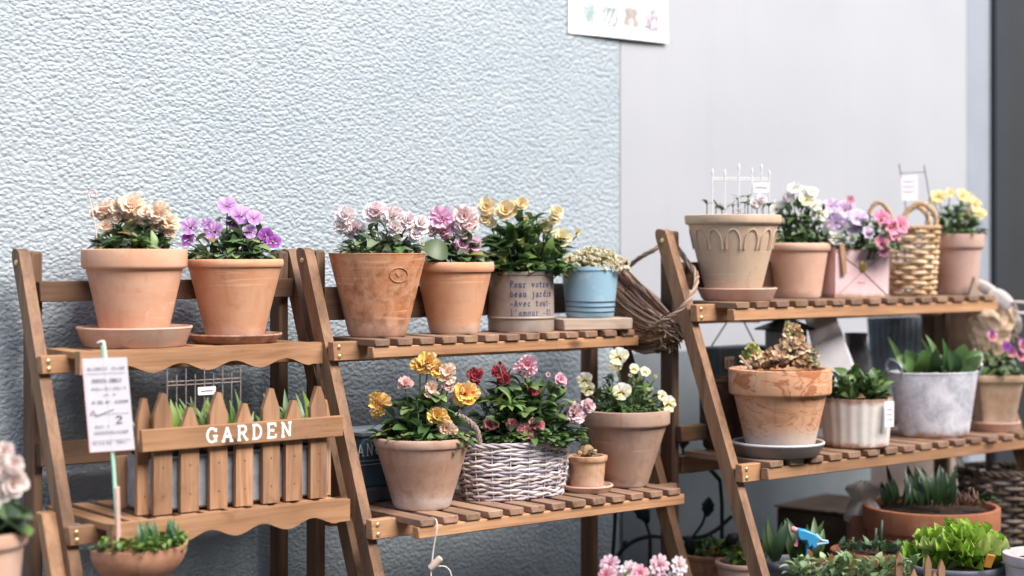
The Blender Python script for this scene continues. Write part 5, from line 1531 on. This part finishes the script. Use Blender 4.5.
o = mb.build('sprayer_body', SK, t); md = o.modifiers.new('bevel', 'BEVEL'); md.width = .0025; md.segments = 2
mb = MB(); mb.tube([q(816, 534), q(821, 540), q(828, 541.5), q(828.5, 542.5), q(819, 544), q(815, 545)], .0022, 7); mb.build('tail_loop', plain('pale_blue_plastic', (.45, .60, .72), .4, .5, 0, .05, 30, 0), t)
mb = MB(); mb.tube([q(791.2, 528.8), q(793, 529), q(797.5, 531)], [.0045, .0056, .0050], 12); mb.build('nozzle', PK, t)
mb = MB(); mb.tube([q(797.5, 538), q(797, 542), q(795.5, 546)], [.003, .003, .004], 8); mb.build('trigger', PK, t)
mb = MB(); mb.tube([q(808, 545), q(808, 575)], .004, 8); mb.build('stalk', SK, t)
# dark wooden box
Y = 3.72
q = at(842, 506, Y)
t = thing('wooden_box', 'dark wooden box with a pale top edge in the shade under the rack', 'box', (q.x, q.y, 0), YAW + .2)
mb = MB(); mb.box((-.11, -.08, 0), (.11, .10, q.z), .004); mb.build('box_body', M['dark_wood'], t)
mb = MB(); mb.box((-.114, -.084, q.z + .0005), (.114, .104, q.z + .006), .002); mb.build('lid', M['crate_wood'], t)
# dark red brown bowl with seedlings
Y = 3.22
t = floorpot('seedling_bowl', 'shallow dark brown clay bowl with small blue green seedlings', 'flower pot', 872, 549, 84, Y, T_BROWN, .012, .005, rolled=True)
mb = MB()
for i in range(60):
    px = R.uniform(842, 902); q0 = at(px, 551, Y + R.uniform(-.05, .05)) - t.location
    leaf(mb, q0, V(R.uniform(-.7, .7), R.uniform(-.6, .4), R.uniform(.5, 1)), R.uniform(.016, .032), .012, vary(R.choice([(.06, .11, .07), (.09, .16, .06), (.05, .085, .05)]), .2), .2, .3, 'lance')
for px, tp in ((851, 537), (880, 520), (874, 528)):
    mb.tube([at(px, 551, Y) - t.location, at(px + 2, tp, Y) - t.location], .003, 6, (.05, .08, .05))
mb.build('foliage', M['leaf'], t, True, False)
# clay cylinder with a gauze wrapped top
Y = 3.42
q = at(862, 514, Y)
t = thing('wrapped_clay_pipe', 'clay pipe wrapped on top with a bunched white gauze bag', 'clay pipe', (q.x, q.y, 0))
mb = MB(); mb.lathe([(.03, 0), (.03, q.z), (.026, q.z + .001)], 24, cap_top=True); mb.build('pipe', T_BROWN, t)
mb = MB(); rows = []
for i in range(11):
    s = i / 10
    r_ = px2m((16, 17, 17, 15, 13, 11, 12, 15, 17, 15, 5)[i], Y)
    rows.append([(r_ * math.cos(2 * PI * j / 24) * (1 + .14 * math.sin(j * 3 + i * .7)) + px2m(2 * s, Y), r_ * .75 * math.sin(2 * PI * j / 24) * (1 + .12 * math.cos(j * 4)), q.z - .012 + s * px2m(38, Y) + .004 * math.sin(j * 1.7)) for j in range(24)])
mb.grid(rows, close=True); mb.build('gauze_bag', GA.m, t, True, False)
# big red terracotta bowl
Y = 3.38
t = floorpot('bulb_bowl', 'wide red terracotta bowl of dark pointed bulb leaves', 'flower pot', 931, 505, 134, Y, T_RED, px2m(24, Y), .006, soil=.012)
mb = MB()
for i in range(48):
    px = R.uniform(884, 952); q0 = at(px, 506, Y + R.uniform(-.07, .06)) - t.location
    leaf(mb, q0, V(R.uniform(-.35, .45), R.uniform(-.3, .3), 1), R.uniform(.045, .085), R.uniform(.010, .017), vary(R.choice([(.022, .05, .016), (.04, .08, .025), (.016, .036, .016)]), .2), R.uniform(0, .2), .45, 'lance', V(R.uniform(-.6, .6), -1, .2), 6)
for i in range(16):
    q0 = at(986 + R.uniform(-5, 6), 502 + R.uniform(-6, 4), Y - .02) - t.location
    leaf(mb, q0, V(R.uniform(-1, 1), -.4, R.uniform(0, 1)), .022, .013, vary((.10, .16, .07), .2), .2, .2, 'round')
for i in range(22):
    q0 = at(R.uniform(952, 978), 505, Y + R.uniform(-.05, .04)) - t.location
    mb.tube([q0, q0 + V(R.uniform(-.02, .02), R.uniform(-.02, .02), R.uniform(.01, .035))], .0016, 5, vary((.16, .08, .05), .3))
mb.build('foliage', M['leaf'], t, True, False)
# lettuce
Y = 2.98
t = floorpot('potted_lettuce', 'bright green frilly lettuce in a grey plastic bowl', 'flower pot', 955, 562, 104, Y, P_SLATE, .014, .006, rolled=True)
mb = MB(); c = at(958, 560, Y) - t.location
for i in range(84):
    d = rnd_dir(-.05); u = R.uniform(.6, 1.05)
    q0 = c + V(d.x * px2m(47, Y) * u, d.y * px2m(40, Y) * u, d.z * px2m(34, Y) * u)
    k = vary(R.choice([(.30, .46, .05), (.40, .56, .09), (.20, .34, .03), (.48, .60, .16)]), .15)
    d2 = (d * .7 + V(R.uniform(-.7, .7), R.uniform(-.7, .3), R.uniform(-.2, .7))).normalized()
    # frilled leaf: fan with a strongly waved rim
    s_ = d2.cross(V(0, 0, 1)); s_ = s_.normalized() if s_.length > .05 else V(1, 0, 0); n_ = s_.cross(d2)
    Rr = R.uniform(.018, .032); pts, cc = [], []; ph = R.uniform(0, 6)
    for a in range(4):
        t_ = a / 3; row = []; cr = []
        for j in range(15):
            f = (j / 14 * 2 - 1) * 1.5
            row.append(q0 - d2 * Rr * .7 + d2 * (Rr * 1.3 * t_ * math.cos(f * .75)) + s_ * (Rr * 1.15 * t_ * math.sin(f)) + n_ * (Rr * (.42 * t_ ** 2 * math.sin(j * 1.55 + ph) + .25 * t_ * t_)))
            g = .75 + .45 * t_
            cr.append((k[0] * g, k[1] * g, k[2] * g))
        pts.append(row); cc.append(cr)
    mb.grid(pts, cc)
mb.build('foliage', M['leaf'], t, True, False)
mb = MB(); mb.box((-.008, -.002, -.012), (.008, .002, .012), .001); o = mb.build('dry_leaf', plain('orange_leaf', (.55, .22, .04), .6, .2, 0, .2), t); o.location = at(989, 561, Y - .095) - t.location; o.rotation_euler = (.3, .2, .3)
# pale pot and the low picket edge in front
Y = 2.9
t = floorpot('pale_planter', 'pale whitewashed planter beside the lettuce at the bottom right corner', 'planter', 1046, 553, 84, Y, plain('whitewash', (.52, .44, .43), .8, .2, 0, .2, 20, .001), .02, .004)
Y = 2.72
q = at(868, 590, Y)
t = thing('picket_edged_trough', 'low trough edged with tiny pickets and filled with pale green sprigs', 'planter', (q.x, q.y, 0), rad(12))
mb = MB(); mb.box((-.13, -.005, 0), (.13, .10, q.z), .004); mb.build('trough', M['crate_wood'], t)
inv = Matrix.Rotation(-rad(12), 4, 'Z')
for (px, y) in ((899, 551), (915, 568), (931, 556), (946, 561), (938, 572), (884, 574), (860, 580), (838, 580), (816, 580)):
    w = inv @ (at(px, y, Y + .0) - V(q.x, q.y, 0)); ztop = w.z
    mb = MB(); mb.prism([(w.x - .0055, .0), (w.x + .0055, .0), (w.x + .0055, ztop - .014), (w.x, ztop), (w.x - .0055, ztop - .014)], -.012, -.006); mb.build('picket', M['picket_wood'], t, False)
mb = MB()
for i in range(300):
    px = R.uniform(790, 915); y = 585 - 22 * R.random() ** .7
    q0 = inv @ (at(px, y, Y + R.uniform(.0, .09)) - V(q.x, q.y, 0))
    leaf(mb, q0, V(R.uniform(-.8, .8), R.uniform(-.8, .4), R.uniform(.2, 1)), R.uniform(.014, .026), R.uniform(.009, .014), vary(R.choice([(.20, .30, .12), (.28, .38, .18), (.12, .20, .07), (.34, .42, .22)]), .2), .2, .3, 'lance')
for i in range(10):
    q0 = inv @ (at(R.uniform(800, 905), R.uniform(558, 572), Y + .03) - V(q.x, q.y, 0))
    leaf(mb, q0, V(R.uniform(-.4, .4), -.3, 1), .022, .010, (.52, .24, .12), .1, .3, 'lance')
mb.build('foliage', M['leaf'], t, True, False)

# wrought iron vine
Yi = 3.42
t = thing('iron_vine_trellis', 'black wrought iron vine with leaves curling between the two racks', 'trellis', at(640, 600, Yi) * 1.0)
t.location.z = 0; b = t.location
q = lambda px, y, dy=0: at(px, y, Yi + dy) - b
mb = MB()
for pth, r in (([(600, 590), (612, 566), (622, 550), (636, 540), (650, 536)], .0045), ([(650, 536), (676, 538), (700, 537), (716, 530), (732, 516)], .0042), ([(676, 538), (690, 553), (712, 560), (735, 555), (760, 540)], .0038), ([(648, 458), (664, 455), (686, 457), (706, 466), (720, 480)], .0045), ([(692, 538), (702, 524), (706, 512)], .003), ([(650, 536), (647, 526), (645, 520)], .003), ([(712, 560), (726, 552), (731, 546)], .003), ([(616, 500), (614, 540), (611, 575), (608, 620)], .004), ([(684, 457), (683, 450), (684, 442)], .003), ([(608, 640), (600, 700), (600, 1), ], .0)):
    if r: mb.tube(smooth_path([q(x, y) for x, y in pth], 6), r, 8)
mb.tube([q(611, 575), V(q(611, 575).x, q(611, 575).y, 0)], .004, 8)
mb.tube([q(760, 540), V(q(760, 540).x, q(760, 540).y, 0)], .004, 8)
mb.tube([q(650, 536), V(q(650, 536).x, .0, 0)], .004, 8)
mb.tube([q(720, 480), q(722, 505), V(q(722, 505).x, 0, 0)], .004, 8)
mb.tube([q(648, 458), q(643, 480), q(641, 500), q(645, 520)], .004, 8)
mb.ball(q(626, 544), .008, 1, 1, 1, 8, 6)
mb.build('vine_stem', M['black_iron'], t)
for (px, y, w_, h_, an) in ((642, 511, 15, 28, -.5), (708, 507, 13, 20, .1), (690, 545, 20, 12, 1.4), (732, 540, 14, 18, .7), (684, 440, 12, 18, .2)):
    mb = MB(); pts = []
    for i in range(9):
        s = i / 8; ww = math.sin(PI * (s * .96 + .02)) ** .8 * w_ / 2 * (1 + .12 * math.sin(s * 22))
        row = []
        for j in range(7):
            f = j / 6 * PI
            row.append((px2m(ww * math.cos(f), Yi), -px2m(ww * .8 * math.sin(f), Yi), px2m((s - .5) * h_, Yi)))
        pts.append(row)
    mb.grid(pts); mb.grid([[(x, y_ * -.2, z_) for x, y_, z_ in row] for row in pts])
    o = mb.build('iron_leaf', M['black_iron'], t, True, False); o.location = q(px, y); o.rotation_euler = (0, an, 0)

# clutter against the wall at the right
slab('pink_board', 'faded pinkish plywood board behind the red bowl under the rack', 'board', [(872, 440, 1), (962, 440, 1), (966, 545, .5), (872, 545, .5)], 3.86, .05, plain('pink_ply', (.46, .36, .32), .8, .2, 0, .12, 12), .01)
mb = MB(); P = [at(954, 438, 3.72), at(976, 500, 3.64)]
for (nm, a, c, mt, lab) in (('white_strip', (953, 440), (976, 512), plain('white_strip', (.60, .57, .53), .6, .3, 0, .08), 'slanting white strip of wood leaning behind the red bowl'), ('wooden_strip', (989, 440), (988, 512), plain('brown_strip', (.20, .14, .10), .7, .2, 0, .2), 'upright brown strip of wood beside the dark wicker hamper')):
    A0, A1 = at(*a, 3.66), at(*c, 3.56); d = (A1 - A0).normalized(); A1 = A0 + d * (A0.z / -d.z)
    mb = MB(); s_ = V(1, .3, 0).normalized() * .0065; f_ = V(.2, -1, 0).normalized() * .004
    b_ = len(mb.v)
    for e in (A0, A1):
        for k1, k2 in ((-1, -1), (1, -1), (1, 1), (-1, 1)): mb.vert(e + s_ * k1 + f_ * k2 - A1)
    mb.f += [(0, 1, 2, 3), (7, 6, 5, 4)] + [(i, (i + 1) % 4, 4 + (i + 1) % 4, 4 + i) for i in range(4)]
    tag(mb.build(nm, mt, None, False, loc=A1), lab, 'strip')
Yd = 3.62
q = at(1000, 470, Yd)
t = thing('wicker_hamper', 'dark brown wicker hamper in the shade at the far right', 'basket', (q.x, q.y, 0))
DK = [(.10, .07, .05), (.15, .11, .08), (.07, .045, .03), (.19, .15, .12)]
h = q.z; rt, rb = px2m(80, Yd) / 2, px2m(66, Yd) / 2
rf = lambda z: rb + (rt - rb) * z / h
mb = MB(); weave(mb, h, rf, 24, 17, .0048, .0015, DK, 4, .0006); mb.build('weave', M['twig'], t)
mb = MB(); stakes_(mb, h, rf, 17, .003, DK); mb.build('stakes', M['twig'], t)
mb = MB(); braid(mb, [((rt + .002) * math.cos(2 * PI * i / 80), (rt + .002) * math.sin(2 * PI * i / 80), h) for i in range(81)], .006, DK, 3, 12); mb.build('rim', M['twig'], t)

# ------------------------------------------------------------------ the building
WB = .30
bo = rk2.O + Vector((-NX, -NY, 0)) * WB
bld = thing('building', 'grey building wall, rough dabbed stucco at left and smooth plaster at right', 'building', bo, YAW)
ST = NT('dabbed_stucco'); vec = ST.coord()
w1 = ST.new('ShaderNodeTexNoise'); w1.inputs['Scale'].default_value = 62; w1.inputs['Detail'].default_value = 2
ST.l.new(vec, w1.inputs['Vector'])
wv = ST.new('ShaderNodeVectorMath', operation='MULTIPLY_ADD'); wv.inputs[1].default_value = (.009, .009, .009)
ST.l.new(w1.outputs['Color'], wv.inputs[0]); ST.l.new(vec, wv.inputs[2])
vo = ST.new('ShaderNodeTexVoronoi', feature='SMOOTH_F1'); vo.inputs['Scale'].default_value = 142; vo.inputs['Smoothness'].default_value = .35
mp = ST.new('ShaderNodeMapping'); mp.inputs['Scale'].default_value = (.78, 1, 1.1); ST.l.new(wv.outputs[0], mp.inputs['Vector']); ST.l.new(mp.outputs[0], vo.inputs['Vector'])
n2 = ST.noise(vec, 150, 4, .6, .6); n3 = ST.noise(vec, 7, 3, .5)
hgt = ST.math('ADD', ST.math('MULTIPLY', ST.math('SUBTRACT', 1.0, vo.outputs['Distance']), 1.0), ST.math('MULTIPLY', n2, .42))
sc_ = ST.mix(ST.ramp(n3, [(.3, 0), (.7, 1)]), (.300, .347, .380), (.338, .381, .411))
dp_ = ST.noise(ST.coord(scale=(9, 9, .9)), 1.6, 5, .65, .5)
sc_ = ST.mix(ST.ramp(dp_, [(.55, 0), (.78, .4)]), sc_, (.265, .29, .31))
gr_ = ST.noise(ST.coord(loc=(3, 1, 2)), 1.4, 6, .7, .6)
sc_ = ST.mix(ST.ramp(gr_, [(.50, 0), (.70, .45)]), sc_, (.39, .42, .442))
ST.col(sc_); ST.rough(.48); ST.spec(.45)
ST.bump(hgt, .0028, 1.0)
SM = NT('smooth_plaster'); vec = SM.coord(); f = SM.noise(vec, 2.2, 4, .5); f2 = SM.noise(vec, 90, 3, .6)
sc_ = SM.mix(SM.ramp(f, [(.3, 0), (.7, 1)]), (.345, .352, .378), (.385, .391, .413))
dp_ = SM.noise(SM.coord(scale=(12, 12, .7)), 1.4, 5, .65, .4)
sc_ = SM.mix(SM.ramp(dp_, [(.56, 0), (.80, .35)]), sc_, (.30, .31, .335))
sf_ = SM.noise(SM.coord(scale=(5, 5, 9), loc=(2, 7, 1)), 1.5, 7, .75, 1.2)
sc_ = SM.mix(SM.ramp(sf_, [(.60, 0), (.68, .22)]), sc_, (.43, .44, .455))
SM.col(sc_); SM.rough(.65); SM.spec(.3); SM.bump(f2, .0004, .5)
def wallbox(x0, x1, z0, z1, y0, y1, name, mat, parent, bev=.002):
    mb = MB(); mb.box((x0, y0, z0), (x1, y1, z1), bev); return mb.build(name, mat, parent, False)
XB, XP, XD = .84, 2.057, 2.160
wallbox(-3.2, XB, 0, 3.2, 0, .2, 'stucco_wall', ST.m, bld)
wallbox(XB + .0015, XP, 0, 3.2, .001, .2, 'smooth_wall', SM.m, bld)
wallbox(XB + .0015, XP, 0, .52, -.006, .0005, 'wall_darkening_panel', plain('wall_darkening_grey', (.16, .18, .192), .6, .3, 0, .12, 6, .0006), bld)  # guessed panel, its dark grey painted in to deepen shade on the lower wall
wallbox(XP + .003, XD, 0, 3.2, .003, .2, 'wall_strip', plain('blue_grey_strip', (.265, .29, .33), .6, .3, 0, .05, 10), bld)
DF = plain('dark_frame', (.022, .024, .030), .45, .4, 0, .1, 20, 0); DP = plain('dark_door', (.022, .022, .0225), .5, .4, 0, .1, 8, 0)
d = thing('x', 'x', 'x'); bpy.data.objects.remove(d)
dr = wallbox(XD + .062, XD + 1.0, .02, 2.2, .03, .09, 'door', DP, bld)
wallbox(XD + .001, XD + .060, 0, 2.24, -.012, .15, 'door_frame', DF, dr)
wallbox(XD + 1.002, XD + 1.06, 0, 2.24, -.012, .15, 'door_frame', DF, dr)
wallbox(XD + .061, XD + 1.001, 2.202, 2.24, -.012, .15, 'door_frame', DF, dr)
mb = MB(); mb.tube([(XD + .93, -.03, .9), (XD + .93, -.03, 1.2)], .011, 10); mb.tube([(XD + .93, .03, .93), (XD + .93, -.03, .93)], .007, 8); mb.tube([(XD + .93, .03, 1.17), (XD + .93, -.03, 1.17)], .007, 8); mb.build('handle', M['bolt'], dr)
wallbox(XD + .001, 6.0, 2.242, 3.2, .001, .2, 'smooth_wall', SM.m, bld)
wallbox(XD + 1.062, 6.0, 0, 2.24, .001, .2, 'smooth_wall', SM.m, bld)

# paper notice with outlined characters
pn = thing('paper_notice', 'white paper notice with pastel outlined characters high on the wall', 'notice', bo + Vector((DX, DY, 0)) * .834 + Vector((0, 0, 1.19)), YAW)
mb = MB()
pts = []
for i in range(13):
    pts.append([((i / 12 - .5) * .284, -.003 - .004 * math.sin(PI * i / 12) * (1 - j / 8) - .004 * (1 - j / 8) ** 3 * (i / 12), j / 8 * .20) for j in range(9)])
mb.grid(pts); mb.grid([[(x, y + .0006, z) for x, y, z in row] for row in pts])
mb.build('paper', plain('white_paper', (.84, .82, .83), .7, .2, 0, .01, 20, 0), pn, True, False)
for k, (ch, c) in enumerate(zip("\u8bf7\u52ff\u9760\u8fd1", ((.08, .28, .25), (.10, .20, .18), (.26, .19, .13), (.24, .12, .22)))):
    cu = bpy.data.curves.new('notice_character', 'FONT'); cu.body = ch; cu.size = .052; cu.resolution_u = 3
    to = bpy.data.objects.new('notice_character', cu); COL.objects.link(to)
    bpy.context.view_layer.update()
    fm = bpy.data.meshes.new_from_object(to.evaluated_get(bpy.context.evaluated_depsgraph_get()))
    bpy.data.objects.remove(to)
    bm = bmesh.new(); bm.from_mesh(fm); bmesh.ops.remove_doubles(bm, verts=bm.verts, dist=1e-6)
    mb = MB()
    for e in bm.edges:                      # the outline only: edges with a face on one side
        if len(e.link_faces) == 1:
            mb.tube([e.verts[0].co, e.verts[1].co], (.0006, .00085, .0006, .00085)[k], 5)
    bm.free()
    me = mb.mesh('character'); me.materials.append(plain('pastel_ink', c, .7, .2, 0, .1, 100, 0))
    o = bpy.data.objects.new('character', me); link(o, pn)
    o.location = (-.118 + k * .0615, -.0112, .030); o.rotation_euler = (PI / 2, 0, 0)

# ground
mb = MB(); mb.grid([[(-60, -60, 0), (60, -60, 0)], [(-60, 60, 0), (60, 60, 0)]])
GM = NT('ground_concrete'); vec = GM.coord(); f = GM.noise(vec, 3, 6, .6); f2 = GM.noise(vec, 120, 4, .7)
GM.col(GM.mix(f, (.055, .054, .052), (.10, .095, .09))); GM.rough(.9); GM.bump(f2, .002)
tag(mb.build('ground', GM.m, None, False, False), kind='structure')

# unseen building added across the lane behind the photographer to shut off low sky
sky_blocker = thing('building', 'unseen dull brown building added across the lane to block low sky', 'building', bo + Vector((NX, NY, 0)) * 7.6, YAW)
OW = plain('blocker_render', (.10, .085, .075), .9, .1, 0, .2, 3, .002)
wallbox(-12, 12, 0, 6.2, -.3, 0, 'wall', OW, sky_blocker, .01)
for i in range(8):
    wx = -10.5 + i * 2.9
    for z0 in (.9, 3.7):
        fr = wallbox(wx, wx + 1.1, z0, z0 + 1.4, -.02, .04, 'blocker_window', M['dark_wood'], sky_blocker, .004)
        wallbox(wx + .08, wx + 1.02, z0 + .08, z0 + 1.32, .041, .046, 'pane', DP, fr, .001)

# ------------------------------------------------------------------ light
SUN_EL = rad(40)
sd_ = Vector((.777, -.629, .0)).normalized() * math.cos(SUN_EL) + Vector((0, 0, math.sin(SUN_EL)))
sun = bpy.data.lights.new('sun', 'SUN'); sun.energy = 4.6; sun.angle = rad(50); sun.color = (1, .94, .87)
so = bpy.data.objects.new('sun', sun); link(so); so.rotation_mode = 'QUATERNION'; so.rotation_quaternion = sd_.to_track_quat('Z', 'Y'); so.location = (2, -3, 5)
wd = bpy.data.worlds.new('World'); S.world = wd; wd.use_nodes = True
sk = wd.node_tree.nodes.new('ShaderNodeTexSky'); sk.sky_type = 'NISHITA'; sk.sun_disc = False
sk.sun_elevation = SUN_EL; sk.sun_rotation = math.atan2(sd_.x, sd_.y)
sk.air_density = 1.0; sk.dust_density = 1.0
bg = wd.node_tree.nodes['Background']; bg.inputs['Strength'].default_value = .13
wd.node_tree.links.new(sk.outputs[0], bg.inputs[0])

# ------------------------------------------------------------------ camera
cam = bpy.data.cameras.new('camera'); co = bpy.data.objects.new('camera', cam); link(co)
co.location = (0, 0, ZC); co.rotation_euler = (PI / 2, 0, 0)
cam.sensor_width = 36; cam.lens = FPX / 1024 * 36; cam.shift_y = -(288 - HY) / 1024; cam.clip_end = 300; cam.clip_start = .05
cam.dof.use_dof = True; cam.dof.focus_distance = 2.92; cam.dof.aperture_fstop = 2.0
S.camera = co
S.render.engine = 'CYCLES'
S.cycles.use_denoising = True
S.cycles.max_bounces = 8
S.view_settings.view_transform = 'Standard'; S.view_settings.look = 'None'
S.view_settings.exposure = 1.42; S.view_settings.gamma = 1.0
